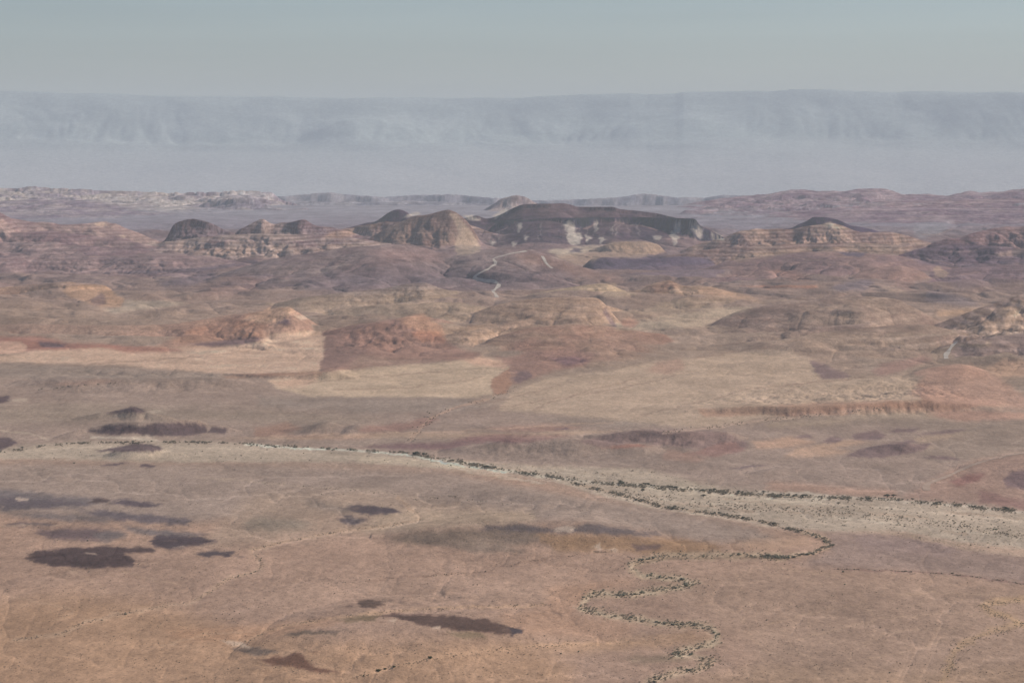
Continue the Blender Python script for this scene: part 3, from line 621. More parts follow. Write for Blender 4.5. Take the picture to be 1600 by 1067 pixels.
paint([(1340, 420), (1400, 414), (1440, 420), (1430, 440), (1420, 456), (1390, 440)], (146, 125, 121), 3, 0.6)
paint([(1220, 420), (1260, 430), (1270, 440), (1240, 438), (1200, 425)], (150, 124, 118), 3, 0.6)
paint([(1460, 420), (1470, 414), (1482, 428), (1470, 436), (1460, 430)], (166, 146, 134), 1, 0.8)
paint([(1490, 425), (1600, 420), (1600, 440), (1500, 450), (1470, 440)], (134, 120, 124), 3, 0.6)
paint([(1410, 395), (1450, 385), (1540, 382), (1600, 390), (1600, 412), (1500, 418), (1440, 414)], (113, 106, 115), 2, 0.75)
paint([(1550, 396), (1600, 388), (1600, 398), (1560, 402)], (156, 138, 132), 1.5, 0.7)
# -- mesa, cone, badlands
for q in ([(879, 349), (894, 349), (897, 360), (902, 369), (899, 374), (888, 366), (884, 356)], [(886, 367), (907, 366), (905, 380), (896, 382), (890, 374)],
          [(929, 348), (936, 349), (934, 360), (929, 361)], [(1052, 350), (1064, 350), (1061, 362), (1054, 362)], [(1050, 362), (1060, 370), (1056, 378), (1050, 372)],
          [(1077, 350), (1090, 351), (1098, 362), (1096, 371), (1090, 370), (1082, 358)], [(1110, 362), (1122, 366), (1131, 374), (1118, 374)],
          [(818, 368), (826, 369), (822, 375)], [(800, 378), (809, 379), (804, 386)], [(1019, 369), (1033, 370), (1030, 374), (1020, 373)],
          [(811, 350), (816, 350), (812, 362), (808, 362)], [(725, 337), (738, 337), (752, 343), (738, 344)], [(772, 337), (790, 326), (794, 329), (780, 338)],
          [(630, 339), (650, 332), (656, 335), (640, 339)], [(765, 376), (775, 379), (766, 384)], [(915, 368), (925, 372), (915, 378)], [(936, 372), (944, 371), (940, 382)], [(1048, 377), (1058, 380), (1052, 385)]):
    c_ = np.mean(q, 0)
    paint([c_ + (np.array(p_) - c_) * 1.25 for p_ in q], (178, 170, 163), 0.7, 0.85)  # pale gullies, with sunlight on their right-facing walls painted in
paint([(703, 332), (712, 334), (722, 345), (735, 365), (749, 386), (748, 394), (726, 400), (712, 398), (713, 380), (718, 364), (712, 346)], (166, 151, 140), 1, 0.85)  # sunlit right face of the cone, painted on as a paler strip
paint([(853, 393), (868, 387), (885, 389), (900, 385), (925, 384), (940, 384), (915, 396), (900, 402), (880, 404)], (178, 166, 153), 1.5, 0.8)
paint([(889, 392), (900, 387), (912, 389), (908, 396), (895, 396)], (112, 108, 117), 1, 0.8)
paint([(865, 400), (890, 398), (915, 396), (935, 388), (955, 378), (1010, 377), (1032, 384), (1030, 392), (1005, 402), (940, 403), (915, 416), (900, 414), (880, 406)], (160, 143, 133), 1.5, 0.8)
paint([(1283, 352), (1296, 348), (1306, 352), (1328, 358), (1310, 359), (1294, 355)], (176, 160, 146), 0.9, 0.85)
paint([(1290, 352), (1300, 349), (1298, 356)], (186, 174, 163), 0.7, 0.8)
paint([(1140, 402), (1250, 388), (1330, 385), (1420, 388), (1400, 394), (1250, 394), (1150, 410)], (162, 142, 130), 2, 0.7)
paint([(400, 395), (430, 384), (460, 388), (500, 386), (530, 380), (560, 382), (520, 392), (440, 400)], (156, 140, 134), 1.5, 0.6)
paint([(290, 395), (330, 386), (400, 386), (400, 398), (330, 400)], (158, 140, 132), 2, 0.6)
paint([(500, 372), (520, 362), (545, 358), (575, 352), (600, 350), (560, 366), (530, 372)], (164, 142, 132), 1.5, 0.7)
paint([(145, 350), (165, 346), (172, 352), (160, 355)], (176, 156, 144), 1, 0.8)
paint([(180, 366), (198, 369), (192, 373)], (176, 160, 148), 0.8, 0.7)
paint([(222, 384), (240, 376), (246, 378), (232, 384)], (166, 152, 146), 1, 0.7)
# far
paint([(150, 305), (220, 308), (280, 310), (320, 312), (300, 326), (260, 332), (190, 324), (130, 312)], (164, 160, 160), 2, 0.55)
paint([(330, 300), (400, 298), (430, 302), (428, 312), (340, 312)], (164, 160, 164), 2, 0.6)
paint([(1330, 318), (1380, 316), (1385, 322), (1350, 324)], (156, 152, 154), 1.5, 0.5)
paint([(1425, 352), (1490, 344), (1470, 366), (1440, 374), (1430, 366)], (148, 148, 154), 2, 0.6)
def rough(q):
    """the same outline with a broken, lobed edge"""
    o = []
    for i in range(len(q)):
        a_, b_ = np.array(q[i], float), np.array(q[(i + 1) % len(q)], float)
        L = np.hypot(*(b_ - a_)); n = max(1, int(L / 9))
        for k_ in range(n):
            p_ = a_ + (b_ - a_) * k_ / n
            o.append((p_[0] + rs.gauss(0, min(4.0, L * 0.1)), p_[1] + rs.gauss(0, min(0.9, L * 0.03))))
    return o
# -- dark basalt patches on the front plain
DK = (97, 83, 86)
for q, c, s_, tg in (
    ([(0, 766), (60, 770), (120, 776), (170, 781), (150, 789), (90, 792), (0, 797)], (122, 109, 112), 2.5, None),
    ([(0, 776), (90, 781), (140, 786), (100, 792), (0, 794)], (112, 99, 105), 2, None),
    ([(133, 786), (148, 779), (172, 778), (166, 786)], DK, 1, None),
    ([(168, 786), (200, 780), (262, 789), (225, 791), (185, 788)], (104, 91, 98), 1.2, None),
    ([(128, 800), (160, 797), (230, 804), (300, 812), (290, 818), (220, 816), (150, 808)], (113, 100, 106), 2, None),
    ([(0, 803), (60, 800), (130, 804), (180, 810), (160, 815), (60, 810)], (124, 110, 112), 3, None),
    ([(5, 820), (45, 815), (86, 816), (66, 822)], (112, 97, 101), 1.5, None),
    ([(55, 830), (100, 824), (150, 826), (190, 834), (160, 843), (110, 842), (75, 838)], (116, 98, 102), 2.5, None),
    ([(140, 832), (180, 830), (200, 838), (160, 846)], (122, 108, 110), 2.5, None),
    ([(180, 822), (240, 826), (320, 836), (280, 840), (220, 836)], (122, 109, 112), 2.5, None),
    ([(38, 869), (55, 859), (120, 855), (180, 854), (242, 856), (238, 861), (192, 864), (209, 875), (200, 885), (150, 888), (90, 885), (60, 879)], (94, 79, 83), 1.3, 'basalt_flat'),
    ([(238, 846), (246, 837), (270, 835), (312, 839), (342, 846), (300, 854), (262, 857), (243, 853)], (92, 80, 87), 1.6, 'basalt_patch'),
    ([(308, 864), (340, 860), (372, 864), (352, 869), (325, 868)], (94, 82, 88), 1.0, 'basalt_spot'),
    ([(533, 795), (575, 788), (610, 793), (632, 802), (600, 804), (565, 803)], (98, 86, 93), 1.4, 'basalt_lens'),
    ([(470, 778), (500, 784), (560, 798), (530, 800), (490, 790)], (132, 118, 116), 3, None),
    ([(528, 812), (545, 808), (575, 812), (555, 820), (540, 818)], (104, 92, 98), 1.6, None),
    ([(400, 805), (470, 812), (480, 825), (420, 830), (380, 822)], (140, 126, 121), 4, None),
    ([(600, 842), (660, 830), (740, 826), (830, 822), (850, 830), (830, 850), (740, 854), (650, 850)], (130, 114, 110), 3, None),
    ([(740, 826), (800, 821), (870, 824), (930, 818), (1000, 830), (1040, 836), (980, 836), (900, 832), (820, 830)], (117, 103, 106), 2, None),
    ([(690, 852), (760, 850), (830, 856), (800, 862), (730, 860)], (134, 118, 114), 3, None),
    ([(830, 834), (930, 835), (1050, 842), (1120, 850), (1130, 860), (1060, 866), (940, 860), (870, 862)], (149, 122, 108), 3, None),
    ([(985, 850), (1010, 848), (1035, 856), (1000, 862)], (122, 100, 98), 1.5, None),
    ([(592, 958), (640, 960), (700, 962), (760, 967), (816, 985), (804, 992), (760, 990), (720, 984), (680, 980), (630, 970)], (105, 85, 84), 1.1, 'basalt_long'),
    ([(520, 968), (560, 961), (600, 958), (590, 968), (540, 973)], (130, 112, 101), 1.5, None),
    ([(700, 985), (760, 992), (756, 1000), (720, 996)], (138, 120, 108), 2, None),
    ([(556, 941), (575, 936), (595, 938), (605, 945), (588, 948), (565, 945)], (104, 86, 84), 1.1, 'basalt_dot'),
    ([(445, 993), (480, 986), (536, 984), (510, 989), (470, 993)], (120, 102, 96), 1.0, None),
    ([(358, 1014), (400, 1010), (430, 1018), (400, 1024)], (122, 104, 100), 1.2, None),
    ([(400, 1030), (440, 1024), (462, 1020), (478, 1026), (494, 1042), (540, 1050), (500, 1050), (440, 1040)], (118, 90, 84), 1.4, None),
    ([(860, 955), (880, 958), (880, 962)], (110, 90, 84), 1, None),
    ([(980, 1028), (1060, 1022), (1080, 1030), (1000, 1036)], (136, 118, 110), 3, None),
    ([(795, 980), (812, 984), (814, 990), (800, 992)], (88, 78, 86), 0.8, None)):
    c = (c[0] - 9 if c[0] < 125 else c[0] - 2, c[1] - 4 if c[1] < 112 else c[1] - 1, c[2] - 7)
    paint(rough(q), c, s_ * 1.0, 0.96, tag=tg)
    if c[0] < 112:
        qa = np.array(q, float); (ax, ay), (bx, by) = qa.min(0), qa.max(0)
        for _ in range(5):                     # loose outliers of the same rock
            cx_, cy_ = rs.uniform(ax - 12, bx + 12), rs.choice((ay, by)) + rs.uniform(-2.5, 2.5); w_ = rs.uniform(3, 10)
            paint(rough([(cx_ - w_, cy_), (cx_, cy_ - w_ * 0.13), (cx_ + w_, cy_ + 0.5), (cx_, cy_ + w_ * 0.16)]), c, 0.9, rs.uniform(0.3, 0.75))
        for _ in range(6):                     # paler gravel showing between the stones
            cx_, cy_ = rs.uniform(ax, bx), rs.uniform(ay, by); w_ = rs.uniform(3, 12)
            paint(rough([(cx_ - w_, cy_), (cx_, cy_ - w_ * 0.08), (cx_ + w_, cy_ + 0.5), (cx_, cy_ + w_ * 0.09)]), (136, 116, 108), 0.7, rs.uniform(0.2, 0.5))
for q in ([(126, 865), (150, 864), (148, 867), (132, 867)], [(270, 854), (290, 853), (288, 856)], [(668, 978), (690, 979), (686, 982), (672, 981)], [(22, 778), (45, 778), (46, 783), (25, 783)],
          [(862, 826), (890, 820), (905, 822), (895, 830), (870, 831)], [(925, 855), (940, 848), (942, 862)], [(952, 858), (968, 857), (966, 864)], [(545, 810), (560, 809), (558, 812)],
          [(605, 970), (618, 966), (612, 973)], [(340, 1000), (380, 1004), (400, 1012), (370, 1010)]):
    paint(q, (184, 164, 148), 0.7, 0.7)
# -- channels, banks and tracks
PALE = (184, 172, 157)
stroke([(380, 694), (430, 698), (540, 703), (600, 707), (640, 711), (690, 720), (730, 728), (770, 736), (800, 739)], (205, 196, 182), 1.8, 0.85)
stroke([(690, 716), (760, 729), (820, 740), (880, 748), (930, 754), (1000, 757), (1060, 763), (1130, 770), (1200, 776), (1300, 780)], (194, 182, 166), 2.2, 0.7, 2.5, 2)
stroke([(1180, 768), (1300, 775), (1400, 782), (1500, 790), (1600, 800)], (190, 178, 164), 2.4, 0.6, 2.5, 3)
for i in range(44):
    t0 = rs.random(); x_ = 640 + 900 * t0; up = np.interp(x_, [600, 900, 1060, 1200, 1600], [708, 732, 760, 772, 800]); lo_ = np.interp(x_, [600, 900, 1000, 1200, 1450, 1600], [722, 758, 788, 820, 843, 866])
    f_ = rs.random(); y_ = up + (lo_ - up) * f_; L = 50 + rs.random() * 130; sl = 0.07 + 0.09 * f_
    stroke([(x_, y_), (x_ + L * 0.5, y_ + L * 0.5 * sl + rs.uniform(-2, 2)), (x_ + L, y_ + L * sl)], ((150, 134, 120), (186, 173, 157), (160, 138, 122))[i % 3], rs.uniform(0.8, 1.6), 0.5, 2.5, 240 + i)
stroke([(140, 683), (200, 684), (250, 689)], (190, 176, 160), 2.0, 0.7, 1, 4)
stroke([(0, 672), (40, 676), (80, 688)], (176, 160, 144), 1.4, 0.6, 1, 5)
stroke(MEANDER[:28], (176, 156, 134), 7, 0.65, 3, 6)
stroke(MEANDER[5:24], (188, 170, 148), 2.5, 0.6, 4, 7)
stroke(MEANDER[26:32], (186, 164, 142), 3.5, 0.7, 2, 8)
stroke(MEANDER[31:], (172, 150, 132), 2.2, 0.6, 1, 9)
stroke(LEFTCH, (176, 152, 132), 3.2, 0.5, 2.5, 10)
stroke(LEFTCH, (140, 116, 102), 0.9, 0.5, 3, 11)
stroke([(610, 770), (560, 764), (480, 760), (400, 752), (300, 745)], (160, 142, 128), 1.6, 0.5, 2, 12)
stroke([(0, 822), (100, 818)], (160, 142, 128), 1.5, 0.4, 2, 13)
SMALL = [(380, 1004), (420, 986), (450, 976), (490, 969), (560, 960), (640, 952), (760, 948), (860, 944)]
stroke(SMALL, (180, 150, 126), 2.6, 0.5, 2, 14)
stroke([(570, 907), (620, 903), (660, 900), (700, 895), (760, 893), (800, 882), (870, 870), (930, 863), (985, 858)], (138, 114, 101), 1.2, 0.5, 2, 15)
stroke([(540, 1062), (570, 1052), (615, 1041), (680, 1026), (760, 1016), (840, 1008), (900, 1006), (1000, 1004)], (182, 150, 126), 3.2, 0.6, 2, 16)
stroke([(800, 1030), (850, 1026), (900, 1018), (990, 1012)], (150, 126, 110), 1.2, 0.4, 2, 17)
stroke([(1300, 889), (1350, 890), (1400, 892), (1480, 897), (1550, 904), (1620, 917)], (128, 104, 98), 1.1, 0.7, 1, 18)
stroke([(1230, 878), (1300, 884), (1350, 886)], (140, 120, 112), 2, 0.4, 1, 19)
stroke([(1610, 934), (1560, 938), (1535, 946), (1545, 954), (1580, 964), (1610, 982)], (172, 144, 116), 6, 0.6, 2, 20)
stroke([(1590, 975), (1540, 990), (1500, 1010), (1480, 1030), (1475, 1067)], (172, 144, 114), 6, 0.4, 4, 21)
TRK = [[(1150, 905), (1165, 893), (1200, 882), (1240, 892), (1330, 900)], [(1145, 893), (1160, 912), (1150, 930), (1175, 950)], [(1240, 1000), (1300, 985), (1380, 965), (1480, 957), (1545, 960)],
       [(1200, 975), (1260, 960), (1330, 945), (1365, 955)], [(1220, 980), (1240, 1010), (1275, 1035), (1270, 1067)], [(1270, 945), (1262, 970), (1275, 990), (1310, 1010)],
       [(1320, 1067), (1330, 1010), (1400, 985), (1500, 980)], [(1340, 930), (1360, 950), (1365, 1000), (1330, 1020)], [(1300, 1040), (1400, 1020), (1480, 1000)], [(1160, 960), (1180, 1000), (1230, 1035)],
       [(0, 930), (60, 940), (120, 952), (90, 970)], [(190, 890), (230, 905), (290, 915)], [(100, 888), (140, 905), (170, 925)], [(250, 1010), (330, 990), (420, 985)], [(1400, 930), (1460, 925), (1560, 930)]]
for i, t in enumerate(TRK):
    stroke(t, (174, 148, 128), 1.3, 0.45, 3, 30 + i)
for i, t in enumerate(([(760, 640), (850, 625), (940, 612), (1000, 600), (1060, 585)], [(830, 640), (920, 610), (1000, 590)], [(1000, 650), (1060, 635), (1130, 620), (1170, 608), (1250, 600), (1350, 590)],
                       [(1200, 610), (1280, 595), (1380, 588)], [(100, 572), (250, 562), (400, 548)], [(470, 600), (560, 590), (700, 580)], [(520, 610), (640, 605), (760, 590)], [(700, 640), (800, 622), (880, 600)],
                       [(1080, 560), (1140, 552), (1260, 530)], [(1150, 640), (1220, 615), (1260, 600)])):
    stroke(t, (140, 120, 110), 0.9, 0.5, 3, 60 + i)
stroke([(1030, 676), (1080, 672), (1140, 664), (1200, 655), (1280, 648), (1350, 640)], (186, 160, 144), 2, 0.55, 1.5, 80)
stroke([(640, 690), (665, 660), (690, 645), (720, 634), (770, 622)], (176, 146, 130), 2, 0.6, 1.5, 81)
stroke([(420, 682), (560, 678), (720, 674), (860, 664), (960, 660)], (176, 150, 134), 1.4, 0.6, 1, 82)
stroke([(0, 632), (200, 632), (400, 634)], (156, 140, 128), 1.2, 0.5, 1, 83)
stroke([(1210, 650), (1280, 642), (1390, 638), (1500, 640), (1600, 640)], (170, 142, 128), 1.2, 0.5, 1, 84)
# thin slanted strata on the tan ridges
for i in range(34):
    x = 640 + rs.random() * 560; y = 455 + rs.random() * 60; L = 40 + rs.random() * 80; sl = rs.uniform(-0.12, 0.28) if x > 900 else rs.uniform(0.1, 0.5) if x < 800 else rs.uniform(-0.2, 0.2)
    stroke([(x, y), (x + L * 0.5, y + L * 0.5 * sl + rs.uniform(-2, 2)), (x + L, y + L * sl)], (128, 112, 108) if i % 2 else (172, 152, 136), 0.9, 0.4, 2, 100 + i)
for i in range(26):
    x = rs.random() * 420; y = 370 + rs.random() * 80; L = 60 + rs.random() * 120
    stroke([(x, y), (x + L * 0.5, y + rs.uniform(-5, 5)), (x + L, y + rs.uniform(-8, 6))], (116, 107, 114) if i % 3 else (158, 142, 138), 1.0, 0.45, 2, 140 + i)
for i in range(22):
    x = 1030 + rs.random() * 560; y = 365 + rs.random() * 130; L = 50 + rs.random() * 100
    stroke([(x, y), (x + L * 0.5, y + rs.uniform(-8, 4)), (x + L, y + rs.uniform(-16, 4))], (120, 108, 112) if i % 2 else (164, 142, 132), 1.0, 0.4, 2, 170 + i)

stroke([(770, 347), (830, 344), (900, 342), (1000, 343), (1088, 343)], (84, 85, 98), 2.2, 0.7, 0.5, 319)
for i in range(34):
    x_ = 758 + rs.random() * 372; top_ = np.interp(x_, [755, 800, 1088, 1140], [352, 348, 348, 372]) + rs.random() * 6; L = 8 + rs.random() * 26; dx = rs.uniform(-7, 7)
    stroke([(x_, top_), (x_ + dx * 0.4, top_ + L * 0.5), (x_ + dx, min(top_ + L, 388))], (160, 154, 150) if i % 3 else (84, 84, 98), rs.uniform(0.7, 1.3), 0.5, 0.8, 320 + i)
for i in range(16):
    x_ = 600 + rs.random() * 110; top_ = 345 + rs.random() * 12; L = 15 + rs.random() * 25
    stroke([(x_, top_), (x_ - 4, top_ + L)], (118, 108, 110) if i % 2 else (148, 136, 130), 0.9, 0.4, 0.8, 360 + i)
# -- look every vertex up, with edges torn by noise
wk = np.clip(2600.0 / Y, 0.2, 1.0) ** 1.5
wx = fbm(X / 60, Y / 150, 2, 501) * 6 + fbm(X / 13, Y / 34, 5, 505, 0.65) * 15 * wk
wy = fbm(X / 60, Y / 150, 2, 511) * 2 + fbm(X / 13, Y / 34, 5, 515, 0.65) * 5.5 * wk
nC = fbm(X / 14, Y / 45, 4, 631, 0.65)
def sample(img, ex=0.0, ey=0.0):
    u = np.abs((PX + wx + ex + CW) % (2 * CW) - CW); u = np.clip(u, 0, CW - 1.01)   # the ground repeats mirrored beyond the view
    v = np.clip(PY + wy + ey, 0, CH - 1.01)
    i, j = u.astype(np.int32), v.astype(np.int32)
    fu, fv = u - i, v - j
    if img.ndim == 3: fu, fv = fu[..., None], fv[..., None]
    return (img[j, i] * (1 - fu) + img[j, i + 1] * fu) * (1 - fv) + (img[j + 1, i] * (1 - fu) + img[j + 1, i + 1] * fu) * fv

# the hills' own colours
nA = fbm(X / 230, Y / 420, 4, 601)
nB = fbm(X / 60, Y / 110, 3, 621)
C1 = np.array([(146, 131, 121)] + [h[1] for h in HILLS], np.float32)
C2 = np.array([(152, 135, 123)] + [h[2] for h in HILLS], np.float32)
ST = np.array([0.15] + [h[3] for h in HILLS], np.float32)
k = sstep(-0.35, 0.35, nA + 0.5 * nB)[..., None].astype(np.float32)
COL = C1[HID] * (1 - k) + C2[HID] * k
gy = np.array([1500, 5200, 6500, 7500, 9000, 11000, 13000, 16000, 20000])
gc = np.array([(150, 133, 122), (150, 133, 122), (148, 131, 122), (141, 126, 122), (136, 123, 124), (138, 126, 128), (139, 136, 144), (147, 147, 154), (148, 148, 155)])
GC = np.stack([np.interp(Ys, gy, gc[:, i]) for i in range(3)], -1).astype(np.float32)[:, None, :]
foot = np.where(HID == 0, 1.0, 1 - sstep(0.06, 0.25, REL) * sstep(1.5, 5, HGT))[..., None].astype(np.float32)
COL = COL * (1 - foot) + (GC * (1 + 0.05 * nA[..., None])) * foot
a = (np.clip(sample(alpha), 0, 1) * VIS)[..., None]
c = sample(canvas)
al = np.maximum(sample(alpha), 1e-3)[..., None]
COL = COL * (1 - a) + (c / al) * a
# beds: bands that follow height, only on rising ground
beds = np.sin(Z * 0.55 + 7 * warp1 + 2.0 * nA) + 0.7 * np.sin(Z * 1.3 + 11 * warp1 + 1)
st = ST[HID] * TOT
COL *= (1 + (0.085 * st * beds + 0.06 * nB + 0.04 * nA + 0.03 * mid + 0.07 * nC + CHCOL))[..., None]
del c, al, beds
# from seen colour to the rock's own colour
COL = COL * np.array((1.0, 0.991, 0.996), np.float32)
L = np.where(COL > 10.3, ((COL / 255 + 0.055) / 1.055) ** 2.4, COL / 255 / 12.92)
T = np.exp(-SIG * Y)[..., None]
ALB = (L - AIR * (1 - T)) / T / LIT
# keep a floor, then push local contrast back where the air has eaten it
ALB = np.clip(ALB, 0.03, 0.62).astype(np.float32)

RUG = np.clip(0.12 + TOT + 0.5 * np.clip(rill, 0, 1) * sstep(4300, 6000, Y), 0, 1).astype(np.float32)
# ------------------------------------------------------------------ materials
def rock_material(name, fine=1.0, bump=1.0):
    m = bpy.data.materials.new(name); m.use_nodes = True
    n, l = m.node_tree.nodes, m.node_tree.links
    b = n['Principled BSDF']
    b.inputs['Roughness'].default_value = 0.95
    b.inputs['Specular IOR Level'].default_value = 0.05
    at = n.new('ShaderNodeAttribute'); at.attribute_name = 'rock_colour'
    geo = n.new('ShaderNodeNewGeometry')
    def noise(sx, sy, sz, detail=5, rough=0.6):
        mp = n.new('ShaderNodeMapping'); mp.inputs['Scale'].default_value = (sx, sy, sz)
        l.new(geo.outputs['Position'], mp.inputs['Vector'])
        t = n.new('ShaderNodeTexNoise'); t.inputs['Scale'].default_value = 1.0
        t.inputs['Detail'].default_value = detail; t.inputs['Roughness'].default_value = rough
        l.new(mp.outputs[0], t.inputs['Vector'])
        return t.outputs['Fac']
    def ramp(x, a, b_, lo, hi):
        r = n.new('ShaderNodeMapRange'); r.inputs[1].default_value = a; r.inputs[2].default_value = b_
        r.inputs[3].default_value = lo; r.inputs[4].default_value = hi
        l.new(x, r.inputs[0]); return r.outputs[0]
    def mul(x, y_):
        v = n.new('ShaderNodeMath'); v.operation = 'MULTIPLY'; l.new(x, v.inputs[0]); l.new(y_, v.inputs[1]); return v.outputs[0]
    g1 = ramp(noise(0.012, 0.006, 0.02, 6), 0.3, 0.7, 1 - 0.16 * fine, 1 + 0.16 * fine)     # broad drifts
    g2 = ramp(noise(0.16, 0.06, 0.2, 7, 0.75), 0.32, 0.68, 1 - 0.22 * fine, 1 + 0.22 * fine)    # rubble streaks
    g3 = ramp(noise(0.45, 0.25, 0.4, 3, 0.6), 0.27, 0.44, 0.45, 1.05)                           # scattered stones and tufts
    # broken rock on the hills, coarse enough to be seen far away, strength from the ruggedness
    g4n = n.new('ShaderNodeMath'); g4n.operation = 'MULTIPLY_ADD'
    l.new(ramp(noise(0.028, 0.011, 0.09, 8, 0.78), 0.33, 0.67, -0.34, 0.34), g4n.inputs[0]); l.new(at.outputs['Alpha'], g4n.inputs[1]); g4n.inputs[2].default_value = 1.0
    tot = mul(mul(mul(g1, g2), g3), g4n.outputs[0])
    vm = n.new('ShaderNodeVectorMath'); vm.operation = 'SCALE'
    l.new(at.outputs['Color'], vm.inputs[0]); l.new(tot, vm.inputs['Scale'])
    l.new(vm.outputs[0], b.inputs['Base Color'])
    bp = n.new('ShaderNodeBump'); bp.inputs['Strength'].default_value = 0.85; bp.inputs['Distance'].default_value = 1.0
    l.new(ramp(at.outputs['Alpha'], 0, 1, 1.5, 4.5), bp.inputs['Distance'])
    l.new(noise(0.05, 0.035, 0.05, 6, 0.7), bp.inputs['Height'])
    l.new(bp.outputs[0], b.inputs['Normal'])
    return m
M_ROCK = rock_material('weathered_rock', 1.0, 2.5)

# ------------------------------------------------------------------ cut the terrain into its named pieces
V = np.stack([X, Y, Z], -1).astype(np.float32)
NRr, NCc = Z.shape
objs = ['ground'] + sorted(set(h[0] for h in HILLS), key=lambda o: [h[0] for h in HILLS].index(o))
oid = np.array([0] + [objs.index(h[0]) for h in HILLS], np.int16)
OIDV = oid[HID]
extra = [('riverbed', 'riverbed', 'wide bed of pale gravel crossing the plain, dotted with dry scrub'),
         ('basalt_flat', 'basalt_patch', 'large oval black basalt patch in the left foreground'),
         ('basalt_patch', 'basalt_patch', 'black basalt patch up and right of the large oval one'),
         ('basalt_spot', 'basalt_patch', 'small black spindle-shaped patch beside the bend of the thin left channel'),
         ('basalt_lens', 'basalt_patch', 'lens-shaped black patch beside the pale sandy strip left of centre'),
         ('basalt_long', 'basalt_patch', 'long purple-black patch tapering right at the bottom centre'),
         ('basalt_dot', 'basalt_patch', 'smallest dark patch just above the long purple-black one')]
for key, nm, lb in extra:
    objs.append(key); INFO[key] = (nm, lb)
    mk = (sample(tagm[key]) * VIS) > 0.45
    OIDV = np.where(mk & ((OIDV == 0) | (OIDV == objs.index('front_swell'))) , len(objs) - 1, OIDV).astype(np.int16)
mk = (sample(tagm['black_knoll']) * VIS) > 0.5
OIDV = np.where(mk, objs.index('black_knoll'), OIDV).astype(np.int16)
INFO['ground'] = ('ground', 'tan and mauve desert floor of gravel and sand')
CATS = {'ground': 'desert floor', 'riverbed': 'riverbed', 'mesa': 'mesa', 'basalt_patch': 'dark patch', 'knoll': 'knoll', 'ridge': 'ridge', 'hill': 'hill',
        'distant_ridge': 'ridge', 'distant_plateau': 'plateau', 'distant_butte': 'butte', 'distant_range': 'mountains', 'distant_shelf': 'plateau', 'distant_hill': 'hill'}
face_o = OIDV[:-1, :-1]
rr, cc = np.mgrid[0:NRr - 1, 0:NCc - 1]
i00 = (rr * NCc + cc); quads = np.stack([i00, i00 + 1, i00 + 1 + NCc, i00 + NCc], -1).reshape(-1, 4)
fo = face_o.reshape(-1)
Vf = V.reshape(-1, 3)
RGBA = np.concatenate([ALB.reshape(-1, 3), RUG.reshape(-1, 1)], 1)
def grid_object(name, verts, faces, rgba, mat):
    me = bpy.data.meshes.new(name)
    me.vertices.add(len(verts)); me.vertices.foreach_set('co', verts.astype(np.float32).ravel())
    me.loops.add(len(faces) * 4); me.loops.foreach_set('vertex_index', faces.astype(np.int32).ravel())
    me.polygons.add(len(faces)); me.polygons.foreach_set('loop_start', np.arange(0, len(faces) * 4, 4, dtype=np.int32))
    at = me.attributes.new('rock_colour', 'FLOAT_COLOR', 'POINT')
    at.data.foreach_set('color', rgba.astype(np.float32).ravel())
    me.update(calc_edges=True)
    me.materials.append(mat)
    me.polygons.foreach_set('use_smooth', np.ones(len(faces), bool))
    o = bpy.data.objects.new(name, me); sc.collection.objects.link(o)
    return o
for k_, key in enumerate(objs):
    q = quads[fo == k_]
    if len(q) == 0: print('empty', key); continue
    used = np.zeros(len(Vf), bool); used[q.ravel()] = True
    remap = np.cumsum(used) - 1
    nm, lb = INFO[key]
    o = grid_object(nm, Vf[used], remap[q], RGBA[used], M_ROCK)
    o['kind'] = 'structure'; o['label'] = lb; o['category'] = CATS[nm]
print('terrain verts', len(Vf))

# ------------------------------------------------------------------ the far escarpment and the hidden valley before it
fp = np.concatenate([lin(-900, -60, 12), lin(-60, 1660, 2.0), lin(1660, 2500, 12)])
crest = [(-900, 145), (0, 143), (60, 144), (100, 146), (200, 149), (300, 151), (400, 152), (500, 153), (700, 152.5), (800, 152.5), (850, 150), (900, 148), (960, 146), (985, 145), (1010, 147), (1055, 145.5), (1068, 143), (1120, 143), (1180, 142), (1210, 143), (1240, 141), (1300, 140.5), (1330, 142.5), (1350, 142), (1400, 144), (1425, 142), (1475, 142), (1490, 143), (1600, 145), (2500, 143)]
fy = np.concatenate([np.linspace(26800, 31900, 30), np.linspace(32000, 44500, 560), np.linspace(44600, 60000, 20)])
P, YY = np.meshgrid(fp, fy)
XX = (P - CX) / F * YY
cr = np.array(crest)
zc = HC - (np.interp(P, cr[:, 0], cr[:, 1]) + 0.5 * fbm(P / 60, P * 0, 3, 900) - YH) / F * 43500
g1 = ridged(XX / 1900 + 0.5 * fbm(XX / 3000, YY / 3000, 2, 910), YY / 3500, 4, 920)
g2 = fbm(XX / 4000, YY / 4000, 3, 930)
u_ = (YY - 33000 - 1500 * g2) / (43500 - 33000)
cl = np.clip(u_, 0, 1)
prof = 0.60 * cl ** 1.15 + 0.40 * sstep(0.78, 1.0, cl + 0.03 * g2)
zb = -500.0
h_ = (zc - zb)
Zf = zb + h_ * prof - 110 * np.clip(g1, 0, 1) * np.clip(4 * prof * (1 - prof), 0, 1) * np.clip((0.985 - cl) * 20, 0, 1) * sstep(0.50, 0.62, prof)
Zf = Zf + 38 * fbm(XX / 1400, YY / 900, 5, 907) * sstep(0.5, 0.7, prof)
Zf = np.where(YY > 43600, np.minimum(Zf, zc - 5), Zf)
t_ = np.clip((YY - 26800) / 1500, 0, 1)
Zf = Zf + (1 - t_) * (-310 - zb)
fcol = np.zeros(XX.shape + (3,), np.float32)
kk = sstep(0.2, 0.7, prof)[..., None]
fcol += np.array((0.46, 0.43, 0.40)) * (1 - kk) + np.array((0.36, 0.40, 0.36)) * kk  # lower slopes painted paler, standing in for denser low haze
